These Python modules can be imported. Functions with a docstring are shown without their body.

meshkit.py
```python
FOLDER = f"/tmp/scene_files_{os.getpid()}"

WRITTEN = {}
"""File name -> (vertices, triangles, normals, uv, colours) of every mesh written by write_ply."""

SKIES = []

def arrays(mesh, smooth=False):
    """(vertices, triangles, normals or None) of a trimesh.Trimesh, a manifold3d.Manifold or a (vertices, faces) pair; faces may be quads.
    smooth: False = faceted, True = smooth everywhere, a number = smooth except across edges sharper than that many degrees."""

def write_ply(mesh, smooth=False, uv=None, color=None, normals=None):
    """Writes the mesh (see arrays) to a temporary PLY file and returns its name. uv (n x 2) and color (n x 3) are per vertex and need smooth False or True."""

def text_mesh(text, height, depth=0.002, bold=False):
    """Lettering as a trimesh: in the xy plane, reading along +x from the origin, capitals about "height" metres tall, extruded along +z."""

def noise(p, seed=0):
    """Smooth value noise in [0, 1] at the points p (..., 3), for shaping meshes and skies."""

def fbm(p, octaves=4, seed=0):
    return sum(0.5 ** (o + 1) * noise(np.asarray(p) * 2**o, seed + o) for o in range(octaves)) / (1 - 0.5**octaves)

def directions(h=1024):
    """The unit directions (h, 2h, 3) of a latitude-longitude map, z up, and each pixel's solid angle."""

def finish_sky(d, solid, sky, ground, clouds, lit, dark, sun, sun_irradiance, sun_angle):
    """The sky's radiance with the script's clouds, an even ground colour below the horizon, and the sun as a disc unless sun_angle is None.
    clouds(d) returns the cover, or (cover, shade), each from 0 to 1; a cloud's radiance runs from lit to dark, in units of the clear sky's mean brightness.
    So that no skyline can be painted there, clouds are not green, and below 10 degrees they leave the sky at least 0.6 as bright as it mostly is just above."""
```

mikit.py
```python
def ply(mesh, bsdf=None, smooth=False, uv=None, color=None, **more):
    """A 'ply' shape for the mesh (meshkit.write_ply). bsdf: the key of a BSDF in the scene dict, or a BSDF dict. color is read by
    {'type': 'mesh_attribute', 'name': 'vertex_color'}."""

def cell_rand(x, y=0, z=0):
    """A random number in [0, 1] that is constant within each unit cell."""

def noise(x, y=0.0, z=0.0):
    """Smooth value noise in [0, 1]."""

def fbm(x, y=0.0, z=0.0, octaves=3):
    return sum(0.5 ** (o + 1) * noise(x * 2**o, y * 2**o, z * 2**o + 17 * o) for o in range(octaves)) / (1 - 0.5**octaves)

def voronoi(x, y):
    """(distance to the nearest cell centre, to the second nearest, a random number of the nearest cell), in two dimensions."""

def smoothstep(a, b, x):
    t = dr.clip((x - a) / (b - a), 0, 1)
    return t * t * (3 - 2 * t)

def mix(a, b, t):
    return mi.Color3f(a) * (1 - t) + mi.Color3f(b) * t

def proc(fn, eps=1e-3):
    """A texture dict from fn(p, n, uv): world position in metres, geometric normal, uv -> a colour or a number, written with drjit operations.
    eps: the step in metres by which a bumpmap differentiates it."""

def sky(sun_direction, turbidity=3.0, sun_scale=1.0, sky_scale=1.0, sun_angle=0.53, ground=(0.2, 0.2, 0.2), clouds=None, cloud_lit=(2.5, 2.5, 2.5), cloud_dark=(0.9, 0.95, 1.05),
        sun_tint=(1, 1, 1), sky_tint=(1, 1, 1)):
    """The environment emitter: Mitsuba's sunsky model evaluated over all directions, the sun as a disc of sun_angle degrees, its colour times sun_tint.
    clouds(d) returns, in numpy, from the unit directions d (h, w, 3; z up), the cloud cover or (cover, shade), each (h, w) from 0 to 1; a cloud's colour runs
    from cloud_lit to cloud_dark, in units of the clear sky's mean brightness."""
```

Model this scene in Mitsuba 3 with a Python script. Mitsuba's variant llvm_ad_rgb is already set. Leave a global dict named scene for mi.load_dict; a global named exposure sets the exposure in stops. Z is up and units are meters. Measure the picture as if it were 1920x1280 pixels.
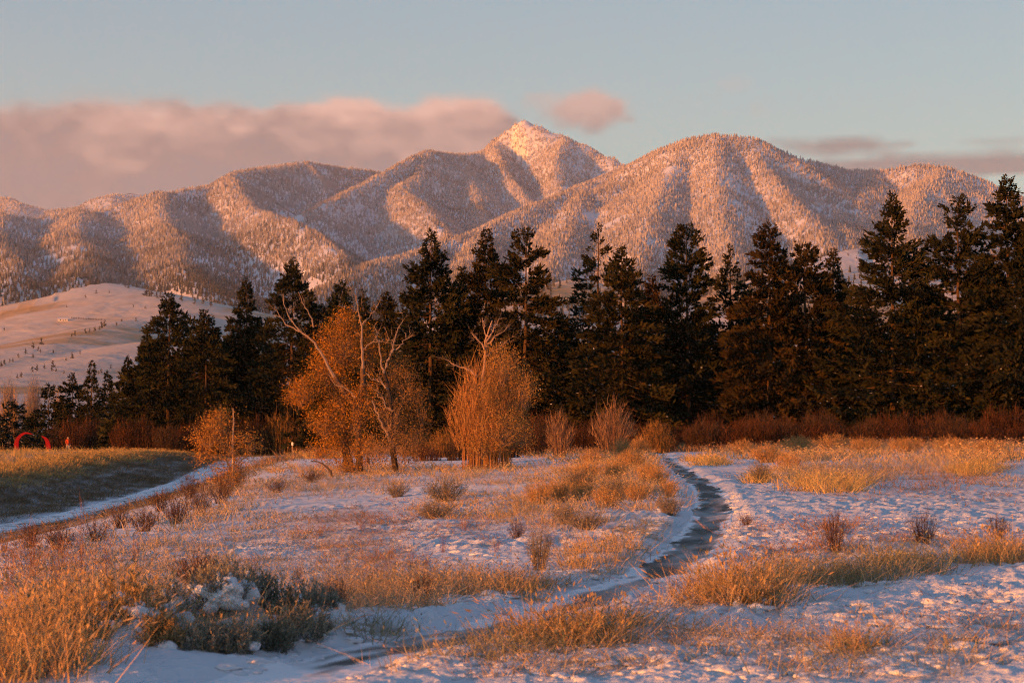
import math
import numpy as np
import drjit as dr
import mitsuba as mi
import trimesh
import manifold3d as m3
import mikit
import meshkit

scene, labels = {}, {}
T = mi.ScalarTransform4f
RNG = np.random.default_rng

# ------------------------------------------------------------------ camera, sky, exposure
EYE = np.array([0.0, 0.0, 1.65])
FOV = 30.0
F = 960.0 / math.tan(math.radians(FOV / 2))          # focal length in pixels of the 1920 px photograph
PITCH = math.atan(165.0 / F)                         # camera looks slightly upwards
FWD = np.array([0, math.cos(PITCH), math.sin(PITCH)])
UPV = np.array([0, -math.sin(PITCH), math.cos(PITCH)])
SUN_AZ, SUN_EL = math.radians(48), math.radians(3.6)  # to the left of straight behind the camera, near sunset
SUN = (-math.sin(SUN_AZ) * math.cos(SUN_EL), -math.cos(SUN_AZ) * math.cos(SUN_EL), math.sin(SUN_EL))
exposure = 3.18

scene['camera'] = {
    'type': 'thinlens', 'fov': FOV, 'fov_axis': 'x', 'aperture_radius': 0.008, 'focus_distance': 55.0,
    'near_clip': 0.1, 'far_clip': 40000.0, 'medium': {'type': 'ref', 'id': 'air'},
    'to_world': T().look_at(origin=EYE.tolist(), target=(EYE + FWD).tolist(), up=[0, 0, 1]),
}


def clouds(d):
    """A cloud bank behind the range on one side, a few small clouds beside it; noise elsewhere."""
    az = np.degrees(np.arctan2(d[..., 0], d[..., 1]))
    el = np.degrees(np.arcsin(np.clip(d[..., 2], -1, 1)))
    px = 960 + F * np.tan(np.radians(np.clip(az, -60, 60)))
    py = 805 - F * np.radians(el)
    n1 = meshkit.fbm(np.stack([az * 0.42, el * 0.9, az * 0 + 3.3], -1), 5, 3) - 0.5
    n2 = meshkit.fbm(np.stack([az * 1.6, el * 2.6, az * 0 + 8.3], -1), 4, 9) - 0.5
    xs = [-3000, -600, -100, 60, 150, 300, 450, 560, 620, 690, 760, 810, 880, 930, 956, 990, 1040]
    ys = [150, 205, 222, 226, 208, 206, 211, 205, 186, 190, 205, 184, 182, 192, 222, 262, 330]
    top = np.interp(px, xs, ys)
    w = np.interp(px, [0, 200, 600, 900, 1000], [15, 11, 7, 8, 12])
    depth = py - top + n1 * 30 + n2 * 34
    bank = 1 / (1 + np.exp(-depth / w * 2.2))
    bank *= (np.abs(az) < 58) & (px < 1090)
    bank = np.where(az < -40, bank * np.clip((az + 58) / 18, 0, 1), bank)

    def puff(x, y, rx, ry, a, k=1.0):
        q = ((px - x) / rx) ** 2 + ((py - y) / ry) ** 2
        return a * np.clip(1.25 - q + (n1 * 2.2 + n2 * 2.2) * k, 0, 1)

    small = np.maximum.reduce([
        puff(1105, 212, 78, 34, 0.85), puff(1030, 195, 60, 18, 0.35), puff(1425, 211, 24, 12, 0.5),
        puff(1380, 166, 36, 14, 0.14), puff(640, 205, 50, 16, 0.25)])
    right = np.maximum.reduce([puff(1590, 284, 120, 17, 0.8, 0.7), puff(1480, 272, 60, 9, 0.35), puff(1690, 322, 230, 22, 0.85, 0.7), puff(1880, 325, 150, 20, 0.8, 0.7), puff(1880, 287, 70, 7, 0.25)])
    small = np.where(np.abs(az) < 40, small, 0)
    right = np.where(np.abs(az) < 40, right, 0)
    other = np.clip((n1 - 0.12) * 5, 0, 0.6) * (np.abs(az) > 55) * np.clip((14 - el) / 6, 0, 1) * (el > 0)
    cover = np.clip(np.maximum.reduce([bank * 0.97, small, right, other]), 0, 1)
    glow = np.exp(-((px - 640) / 90) ** 2) * np.clip(1 - (py - 185) / 60, 0, 1) * 0.75 + 0.32 * np.exp(-((px - 880) / 100) ** 2)
    edge = np.exp(-np.clip(depth, 0, 200) / 22.0)
    shade = np.clip(0.66 + (py - 215) / 420 + n1 * 1.5 + n2 * 1.1 - glow - 0.30 * edge, 0, 1)
    shade = np.where(small > np.maximum(bank, right), np.clip(0.42 + (py - 212) / 110 + n2 * 0.6, 0, 1), shade)
    shade = np.where(right > np.maximum(bank, small), 1.0, shade)
    return cover, shade


scene['sky'] = mikit.sky(SUN, turbidity=2.8, sun_scale=2.9, sky_scale=1.0, sun_tint=(0.91, 0.67, 0.82), sky_tint=(0.71, 1.05, 1.50), ground=(0.35, 0.3, 0.28),
                         clouds=clouds, cloud_lit=(2.9, 1.8, 1.5), cloud_dark=(0.80, 0.68, 0.74))


# ------------------------------------------------------------------ helpers
def ray(px, py):
    px, py = np.asarray(px, float), np.asarray(py, float)
    d = FWD + ((px - 960) / F)[..., None] * np.array([1.0, 0, 0]) + ((640 - py) / F)[..., None] * UPV
    return d


def at(px, py, Y):
    """The point seen at pixel (px, py) of the photograph at the distance Y in front of the camera."""
    d = ray(px, py)
    return EYE + d * (np.asarray(Y, float) / d[..., 1])[..., None]


def pix(p):
    p = np.asarray(p, float) - EYE
    f, r, u = p @ FWD, p[..., 0], p @ UPV
    return 960 + F * r / f, 640 - F * u / f


def sstep(a, b, x):
    t = np.clip((np.asarray(x, float) - a) / (b - a), 0, 1)
    return t * t * (3 - 2 * t)


def n2d(x, y, s, o=3, seed=0):
    return meshkit.fbm(np.stack([np.asarray(x) / s, np.asarray(y) / s, np.zeros_like(np.asarray(x, float)) + seed * 7.7], -1), o, seed) - 0.5


def poly_dist(x, y, P):
    """Distance to the polyline P (n, k>=2) in plan, and the P row interpolated at the nearest point, and the arc length there."""
    best = np.full(np.shape(x), 1e18)
    row = np.zeros(np.shape(x) + (P.shape[1],))
    arc = np.zeros(np.shape(x))
    s0 = 0.0
    for a, b in zip(P[:-1], P[1:]):
        e = b[:2] - a[:2]
        L2 = e @ e
        t = np.clip(((x - a[0]) * e[0] + (y - a[1]) * e[1]) / L2, 0, 1)
        q = (x - a[0] - t * e[0]) ** 2 + (y - a[1] - t * e[1]) ** 2
        m = q < best
        best = np.where(m, q, best)
        row = np.where(m[..., None], a + t[..., None] * (b - a), row)
        arc = np.where(m, s0 + t * math.sqrt(L2), arc)
        s0 += math.sqrt(L2)
    return np.sqrt(best), row, arc


# ------------------------------------------------------------------ ground heights
PATH_PX = np.array([(250, 1330), (420, 1284), (600, 1248), (720, 1214), (850, 1190), (960, 1160), (1100, 1115), (1200, 1082), (1265, 1046), (1305, 1010),
                    (1330, 975), (1337, 945), (1328, 917), (1300, 893), (1268, 872), (1250, 856), (1240, 845), (1225, 838)], float)
LOWPATH = np.array([(-17, 30, 0.6), (-19, 60, 0.6), (-20, 76, 0.65), (-21, 105, 0.7), (-22, 131, 0.9), (-19.5, 166, 1.2), (-14, 190, 1.3)], float)


def ground_plain(x, y):
    """The meadow without its small lumps."""
    x, y = np.asarray(x, float), np.asarray(y, float)
    z = 0.22 * np.exp(-((x - 3) / 9) ** 2 - ((y - 48) / 26) ** 2) + 0.32 * sstep(40, 95, y)
    z = z + 0.35 * sstep(3, 22, x) * sstep(30, 80, y)
    z = z + 0.05 * (np.clip(x, -14, 4) - 1.0) * sstep(9, 24, y) * (1 - sstep(75, 110, y))
    xe = -6.6 - 0.036 * np.clip(y, 0, 100)
    low = np.interp(y, [0, 30, 60, 85, 130, 166, 230, 300, 400], [-1.8, -1.9, -2.1, -2.2, -1.9, -1.15, -1.1, -1.2, -2.0])
    wing = np.interp(y, [0, 60, 112, 140, 170, 230, 300, 400], [-0.9, -0.9, -0.85, -0.58, -0.5, -1.0, -1.2, -2.0])
    drop = sstep(0, -10, x - xe)
    far = sstep(120, 185, y)
    drop = np.maximum(drop * (1 - far), far * sstep(6, -16, x - xe))
    left = low + (wing - low) * sstep(-22.5, -31, x)
    z = z * (1 - drop) + left * drop
    r = np.hypot(x, y)
    z = z + n2d(x, y, 9, 2, 2) * 0.22 * sstep(3, 12, r)
    return z


def ray_ground(px, py, lo=7.0, hi=390.0):
    """Where the sight lines through these pixels of the photograph meet the meadow."""
    d = ray(px, py)
    t = np.geomspace(lo, hi, 500)
    X, Y, Z = (EYE[k] + d[..., k, None] * t for k in range(3))
    below = Z < ground_plain(X, Y)
    i = np.argmax(below, -1)
    ok = below.any(-1) & (i > 0)
    p = EYE + d * t[i][..., None]
    return p, ok


PATH, _ok = ray_ground(PATH_PX[:, 0], PATH_PX[:, 1])
PATH = np.c_[PATH[:, :2], np.interp(np.arange(len(PATH)), [0, len(PATH) - 1], [0.42, 0.26])]


_s, _ok = ray_ground(np.array([175.0, 240, 320, 415, 500, 570, 640]), np.array([1222.0, 1222, 1207, 1200, 1193, 1186, 1176]))
DRIFT = np.c_[_s[:, :2], [0.10, 0.24, 0.34, 0.32, 0.24, 0.20, 0.10]]


def ground(x, y, lumps=True):
    z = ground_plain(x, y)
    x, y = np.asarray(x, float), np.asarray(y, float)
    r = np.hypot(x, y)
    fade = 1 - sstep(60, 140, r)
    if lumps:
        z = z + n2d(x, y, 1.3, 3, 5) * 0.11 * fade
        patch = 0.35 + 0.65 * sstep(-0.12, 0.12, n2d(x, y, 2.2, 2, 15))
        b = 0.5 - np.abs(n2d(x, y, 0.30, 3, 6)) * 2.6
        z = z + np.clip(b, -0.2, 1) * 0.13 * patch * fade * (1 - 0.5 * sstep(25, 60, r))
        b = 0.5 - np.abs(n2d(x, y, 0.13, 2, 8)) * 2.6
        z = z + np.clip(b, -0.3, 1) * 0.05 * patch * (1 - sstep(22, 50, r))
    pd, row, arc = poly_dist(x, y, PATH)
    w = row[..., 2] * (1 + 0.9 * n2d(x, y, 0.9, 3, 12))
    bank = np.exp(-((pd - w * 1.45) / (w * 0.9)) ** 2) * 0.022
    flat = 1 - sstep(w * 0.7, w * 2.2, pd)
    zp = ground_plain(x, y)
    z = z * (1 - flat) + (zp - 0.07) * flat + bank * (0.8 + n2d(x, y, 0.35, 3, 13) * 4.5)
    dd, drow, _ = poly_dist(x, y, DRIFT)
    z = z + drow[..., 2] * np.exp(-(dd / 0.5) ** 2) * np.clip(0.85 + 2.6 * n2d(x, y, 0.45, 2, 17) + 0.8 * n2d(x, y, 0.17, 2, 18), 0.1, 1.7)
    ld, lrow, _ = poly_dist(x, y, LOWPATH)
    lf = 1 - sstep(lrow[..., 2] * 0.9, lrow[..., 2] * 1.9, ld)
    return z * (1 - lf) + (zp - 0.05) * lf


# ------------------------------------------------------------------ the range: ridge lines (pixel, pixel, distance), a side slope, a crest width
RIDGES = {
    'wooded_mountain': [
        ([(1180, 312, 6600), (1240, 281, 6400), (1300, 259, 6200), (1340, 251, 6100), (1400, 256, 6100), (1440, 277, 6200), (1500, 298, 6300), (1580, 318, 6500),
          (1640, 320, 6500), (1720, 310, 6400), (1768, 314, 6400), (1810, 338, 6400), (1850, 361, 6300), (1920, 405, 6200), (2050, 470, 6000), (2300, 560, 5600)], 0.62, 40),
        ([(1180, 312, 6600), (1100, 346, 6200), (1000, 386, 5700), (900, 432, 5200), (820, 462, 4800), (740, 485, 4400), (690, 499, 4100), (620, 540, 3700), (560, 580, 3400)], 0.5, 40),
        ([(1400, 257, 6100), (1425, 312, 5800), (1475, 368, 5400), (1530, 425, 5000), (1560, 470, 4600), (1580, 530, 4000)], 0.6, 25),
        ([(1560, 314, 6450), (1545, 368, 5800), (1575, 425, 5200), (1610, 490, 4500)], 0.5, 30),
        ([(1300, 259, 6200), (1250, 330, 5700), (1220, 400, 5100), (1200, 470, 4500), (1180, 540, 3900)], 0.55, 35),
        ([(1340, 251, 6100), (1345, 320, 5650), (1350, 400, 5100), (1370, 480, 4500), (1380, 540, 3900)], 0.58, 30),
        ([(1640, 320, 6500), (1610, 370, 5900), (1600, 420, 5400), (1650, 480, 4700)], 0.5, 30),
        ([(1768, 314, 6400), (1720, 370, 5800), (1700, 430, 5200), (1720, 500, 4500)], 0.5, 30),
        ([(1100, 346, 6200), (1060, 420, 5300), (1030, 500, 4400), (1000, 560, 3700)], 0.5, 35),
        ([(900, 432, 5200), (880, 480, 4600), (850, 540, 3900)], 0.45, 35),
    ],
    'snowy_peak': [
        ([(800, 283, 7900), (850, 290, 8300), (908, 287, 8600), (938, 262, 8750), (956, 236, 8800), (980, 224, 8800), (1010, 236, 8700), (1060, 254, 8600), (1110, 279, 8500), (1170, 306, 8400), (1260, 340, 8300), (1380, 380, 8200)], 0.62, 30),
        ([(800, 283, 7900), (760, 302, 7500), (700, 335, 7000), (640, 365, 6600), (590, 390, 6200), (560, 402, 5900)], 0.78, 18),
        ([(925, 275, 8600), (945, 320, 8000), (975, 365, 7500), (1010, 402, 7100), (1010, 440, 6500)], 0.66, 20),
        ([(1060, 254, 8600), (1040, 300, 8200), (1045, 350, 7700), (1080, 380, 7200)], 0.6, 20),
        ([(800, 283, 7900), (780, 330, 7300), (745, 352, 6900), (785, 380, 6500), (835, 440, 5900), (850, 490, 5300)], 0.6, 22),
        ([(860, 290, 8300), (880, 340, 7600), (900, 400, 6800), (890, 450, 6100)], 0.6, 22),
    ],
    'wooded_ridge': [
        ([(-700, 450, 5600), (-200, 420, 5600), (0, 408, 5600), (150, 405, 5800), (260, 376, 6000), (340, 356, 6200), (400, 348, 6400), (440, 324, 6700), (520, 312, 7300), (570, 303, 7600),
          (620, 313, 7800), (690, 320, 8200), (760, 338, 8500)], 0.6, 30),
        ([(432, 327, 6450), (447, 365, 6000), (480, 397, 5600), (540, 412, 5100), (590, 440, 4700), (635, 478, 4300), (650, 520, 3900), (640, 580, 3400)], 0.62, 22),
        ([(570, 303, 7600), (600, 340, 7200), (590, 372, 6900)], 0.7, 20),
        ([(300, 360, 6100), (300, 410, 5400), (330, 450, 4800), (330, 500, 4100), (380, 540, 3600)], 0.45, 40),
        ([(150, 395, 5800), (130, 440, 5000), (160, 480, 4400), (140, 520, 3800)], 0.42, 40),
        ([(0, 398, 5600), (-20, 450, 4800), (30, 495, 4100), (20, 530, 3700)], 0.42, 40),
    ],
    'far_ridge': [
        ([(-300, 350, 9800), (-60, 362, 9600), (0, 365, 9600), (35, 376, 9500), (90, 396, 9500), (150, 384, 9500), (195, 366, 9600), (250, 362, 9800), (320, 370, 9900)], 0.5, 30),
    ],
    'foothill': [
        ([(-500, 600, 3000), (0, 577, 3000), (100, 556, 3000), (200, 530, 3000), (260, 543, 2900), (340, 563, 2700), (430, 600, 2500), (520, 640, 2400), (700, 690, 2200)], 420, 90),
        ([(-300, 770, 1250), (0, 690, 1500), (100, 650, 1700), (225, 603, 2000), (340, 585, 2150)], 190, 60),
        ([(60, 730, 1250), (170, 680, 1500), (280, 640, 1700), (400, 630, 1900)], 150, 60),
        ([(880, 620, 2300), (1000, 560, 2600), (1085, 522, 2800), (1200, 555, 2700), (1300, 570, 2700), (1450, 510, 2800), (1610, 464, 3000), (1700, 500, 2900), (1900, 560, 2800), (2200, 620, 2700)], 330, 60),
    ],
}
SPURS = {'wooded_mountain': 115, 'snowy_peak': 150, 'wooded_ridge': 120, 'far_ridge': 120}
_RID = {k: [(at(np.array(r)[:, 0], np.array(r)[:, 1], np.array(r)[:, 2]), s, w) for r, s, w in v] for k, v in RIDGES.items()}


def range_height(x, y):
    """(height, index of the massif) of the far land."""
    x, y = np.asarray(x, float), np.asarray(y, float)
    r = np.hypot(x, y)
    base = -2.0 + 0.033 * np.clip(r - 420, 0, 2200) * np.where(y > 0, np.clip(y / np.maximum(r, 1), 0, 1), 0) ** 2
    base = base + n2d(x, y, 400, 3, 21) * 12 * sstep(600, 1500, r)
    wx = x + n2d(x, y, 700, 3, 31) * 260
    wy = y + n2d(x, y, 700, 3, 32) * 260
    rough = np.abs(n2d(wx, wy, 360, 5, 33)) * 2
    fine = np.abs(n2d(x, y, 130, 3, 34)) * 2
    base = base + 5 * (0.3 - fine) * sstep(700, 1500, r)
    best, which = base, np.zeros(np.shape(x), int)
    for i, (name, rs) in enumerate(_RID.items()):
        for P, s, w in rs:
            hill = name == 'foothill'
            d, row, arc = poly_dist(x, y, P)
            dd = d
            k = 1 - np.exp(-d / (260 if not hill else 200))
            if hill:
                h = base + np.maximum(row[..., 2] - base, 0) * np.exp(-(d / s) ** 1.6) + (10 * (0.35 - rough) + 7 * (0.3 - fine)) * k * np.exp(-d / 600)
            else:
                a = SPURS[name]
                w = 0.35 * w
                h = row[..., 2] - 0.92 * s * (np.sqrt(dd * dd + w * w) - w)
                h = h + a * (0.10 - rough) * k + 0.42 * a * (0.10 - fine) * (0.15 + 0.85 * k)
            m = h > best
            best, which = np.where(m, h, best), np.where(m, i, which)
    return best, which


# ------------------------------------------------------------------ mesh tools
def grid_faces(n, m):
    i, j = np.meshgrid(np.arange(n - 1), np.arange(m - 1), indexing='ij')
    a = (i * m + j).ravel()
    return np.vstack([np.c_[a, a + 1, a + m + 1], np.c_[a, a + m + 1, a + m]])


class Mesh:
    """Collects pieces (vertices, triangles, one colour per vertex) into one mesh."""

    def __init__(self):
        self.v, self.f, self.c, self.n = [], [], [], 0

    def add(self, v, f, c=(1, 1, 1)):
        if not len(v):
            return self
        self.v.append(np.asarray(v, float))
        self.f.append(np.asarray(f, int) + self.n)
        self.c.append(np.broadcast_to(np.asarray(c, float), (len(v), 3)))
        self.n += len(v)
        return self

    def out(self, bsdf, smooth=False, to_world=None):
        d = mikit.ply((np.vstack(self.v), np.vstack(self.f)), bsdf, smooth=smooth, color=np.clip(np.vstack(self.c), 0, 1))
        if to_world is not None:
            d['to_world'] = to_world
        return d


def unit(a):
    return a / np.maximum(np.linalg.norm(a, axis=-1, keepdims=True), 1e-9)


def cards(P, A, L, W, rng, mid=0.45, flat=None):
    """Narrow diamonds from the points P along the unit directions A: twigs, leaves, sprays."""
    P, A = np.asarray(P, float), unit(np.asarray(A, float))
    n = len(P)
    L, W = np.broadcast_to(L, (n,))[:, None], np.broadcast_to(W, (n,))[:, None]
    q = rng.normal(size=(n, 3)) if flat is None else np.broadcast_to(flat, (n, 3))
    S = unit(np.cross(A, q))
    v = np.stack([P, P + A * L * mid + S * W / 2, P + A * L, P + A * L * mid - S * W / 2], 1).reshape(-1, 3)
    b = np.arange(n)[:, None] * 4
    f = np.vstack([b + [0, 1, 2], b + [0, 2, 3]])
    return v, f


def blades(P, A, L, W, bend, rng, seg=2):
    """Curved grass blades or thin stems: tapering strips from P that start along A and lean over by the vectors bend."""
    P, A = np.asarray(P, float), unit(np.asarray(A, float))
    n = len(P)
    L, W = np.broadcast_to(L, (n,)), np.broadcast_to(W, (n,))
    S = unit(np.cross(A, rng.normal(size=(n, 3))))
    rows = []
    for k in range(seg + 1):
        t = k / seg
        c = P + A * (L * t)[:, None] + bend * (t * t)
        w = W * (1 - t * 0.97) / 2
        rows += [c - S * w[:, None], c + S * w[:, None]]
    v = np.stack(rows, 1)
    m = v.shape[1]
    f = []
    b = np.arange(n)[:, None] * m
    for k in range(seg):
        f += [b + [2 * k, 2 * k + 1, 2 * k + 3], b + [2 * k, 2 * k + 3, 2 * k + 2]]
    return v.reshape(-1, 3), np.vstack(f), m


def tube(P, R, sides=6):
    """A tapering limb along the polyline P with radii R, closed at its ends."""
    P = np.asarray(P, float)
    R = np.broadcast_to(R, (len(P),))
    t = unit(np.gradient(P, axis=0))
    a = unit(np.cross(t, np.where(np.abs(t[:, 2:]) < 0.9, [0, 0, 1.0], [1.0, 0, 0])))
    b = np.cross(t, a)
    g = np.arange(sides) * 2 * np.pi / sides
    v = P[:, None] + R[:, None, None] * (np.cos(g)[None, :, None] * a[:, None] + np.sin(g)[None, :, None] * b[:, None])
    i, j = np.meshgrid(np.arange(len(P) - 1), np.arange(sides), indexing='ij')
    q = np.stack([i * sides + j, i * sides + (j + 1) % sides, (i + 1) * sides + (j + 1) % sides, (i + 1) * sides + j], -1).reshape(-1, 4)
    v = np.vstack([v.reshape(-1, 3), P[:1], P[-1:]])
    k, e = np.arange(sides), (len(P) - 1) * sides
    caps = np.vstack([np.c_[(k + 1) % sides, k, k * 0 + len(v) - 2], np.c_[e + k, e + (k + 1) % sides, k * 0 + len(v) - 1]])
    return v, np.vstack([q[:, [0, 1, 2]], q[:, [0, 2, 3]], caps])


def wander(a, b, n, amp, rng):
    """A crooked line from a to b."""
    a, b = np.asarray(a, float), np.asarray(b, float)
    t = np.linspace(0, 1, n)[:, None]
    off = np.cumsum(rng.normal(size=(n, 3)), 0)
    off = off - off[:1] - t * (off[-1:] - off[:1])
    return a + (b - a) * t + off * amp / math.sqrt(n)


def put(name):
    """The next free key for a thing or part of this name."""
    key, k = name, 0
    while key in labels or any(key == s for s in scene):
        k += 1
        key = f'{name}_{k:03d}'
    return key


_count = {}


def thing(name, label, category, group=None, kind=None):
    k = _count.get(name, -1) + 1
    _count[name] = k
    key = name if k == 0 else f'{name}_{k:03d}'
    labels[key] = {'label': label}
    if category:
        labels[key]['category'] = category
    if group:
        labels[key]['group'] = group
    if kind:
        labels[key]['kind'] = kind
    return key


# ------------------------------------------------------------------ materials
VC = {'type': 'mesh_attribute', 'name': 'vertex_color'}
scene['leafy'] = {'type': 'twosided', 'bsdf': {'type': 'diffuse', 'reflectance': VC}}


def land_bump(p, n, uv):
    return mikit.fbm(p.x * 0.05, p.y * 0.05, p.z * 0.05, 4)


scene['land'] = {'type': 'bumpmap', 'arbitrary': mikit.proc(land_bump, eps=0.4), 'scale': 4.0, 'bsdf': {'type': 'twosided', 'bsdf': {'type': 'diffuse', 'reflectance': VC}}}


def snow_bump(p, n, uv):
    return mikit.fbm(p.x * 9, p.y * 9, p.z * 9, 4)


scene['snow'] = {'type': 'bumpmap', 'arbitrary': mikit.proc(snow_bump, eps=4e-3), 'scale': 0.09,
                 'bsdf': {'type': 'twosided', 'bsdf': {'type': 'diffuse', 'reflectance': VC}}}

# ------------------------------------------------------------------ air
scene['air'] = {'type': 'homogeneous', 'albedo': {'type': 'rgb', 'value': [0.95, 0.95, 0.95]}, 'sigma_t': 2.8e-5}
scene['haze'] = {'type': 'cube', 'to_world': T().translate([0, 0, 840]).scale([12600, 12600, 860]), 'bsdf': {'type': 'null'}, 'interior': {'type': 'ref', 'id': 'air'}}
labels['haze'] = {'label': 'thin evening haze filling the valley air', 'category': 'haze', 'kind': 'stuff'}
# ------------------------------------------------------------------ far land, split into its massifs
AZ = np.radians(np.r_[np.linspace(-180, -24, 60)[:-1], np.linspace(-22, 20, 510), np.linspace(22, 180, 60)[1:]])
RG = np.geomspace(398, 12000, 350)
_r, _a = np.meshgrid(RG, AZ, indexing='ij')
FX, FY = _r * np.sin(_a), _r * np.cos(_a)
FZ, FW = range_height(FX, FY)
FZ[:6] -= np.linspace(0.4, 0, 6)[:, None]
SNOWC = np.array([0.68, 0.72, 0.79])
_band = n2d(FX * 0.12, FY, 110, 4, 44) * 0.9
_t = sstep(0.0, 0.16, _band + n2d(FX, FY, 260, 4, 41) + 0.25 * n2d(FX, FY, 30, 3, 42))
_low = 1 - sstep(180, 330, FZ)
_tan = (_t * 0.45 + 0.5 + 0.6 * np.clip(n2d(FX, FY, 22, 3, 45) + 0.1, 0, 1)) * _low
_col = SNOWC * (1 - _tan[..., None]) + np.array([0.42, 0.31, 0.20]) * _tan[..., None]
_rock = sstep(0.12, 0.26, n2d(FX, FY, 90, 4, 43)) * 0.5 * (1 - _low)
_col = _col * (1 - _rock[..., None]) + np.array([0.36, 0.33, 0.31]) * _rock[..., None]
_v, _f, _c = np.stack([FX, FY, FZ], -1).reshape(-1, 3), grid_faces(*FX.shape), _col.reshape(-1, 3)
_w = FW.ravel()[_f[:, 0]]
LAND_LABELS = {
    'wooded_mountain': 'broad rounded mountain of frosted forest with long snowy clearings behind the tall dark conifers',
    'snowy_peak': 'highest mountain with a bare snowy summit beside the cloud bank and sharp sunlit spurs',
    'wooded_ridge': 'forested ridge under the cloud bank with patchy snow clearings, lower than the snowy summit',
    'far_ridge': 'distant pale ridge sinking into the pink cloud bank',
    'foothill': 'pale foothills and plain of thin snow and dry grass below the forested range',
}
for i, name in enumerate(_RID):
    f = _f[_w == i] if name != 'foothill' else _f[_w == i]
    if name == 'wooded_mountain':
        base_f = f[(_v[f[:, 0], 2] < 82)]
        f = f[(_v[f[:, 0], 2] >= 82)]
    u, inv = np.unique(f, return_inverse=True)
    key = name
    scene[key] = mikit.ply((_v[u], inv.reshape(f.shape)), 'land', smooth=True, color=_c[u])
    labels[key] = {'label': LAND_LABELS[name], 'category': 'mountain' if name != 'foothill' else 'hills', 'kind': 'structure'}
u, inv = np.unique(base_f, return_inverse=True)
scene['terrain'] = mikit.ply((_v[u], inv.reshape(base_f.shape)), 'land', smooth=True, color=_c[u])
labels['terrain'] = {'label': 'snow dusted valley plain behind the row of trees', 'category': 'ground', 'kind': 'structure'}

# ------------------------------------------------------------------ the forest on the range (nobody could count it)
_tan_el = (FZ - EYE[2]) / _r
_run = np.maximum.accumulate(_tan_el, axis=0)


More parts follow.
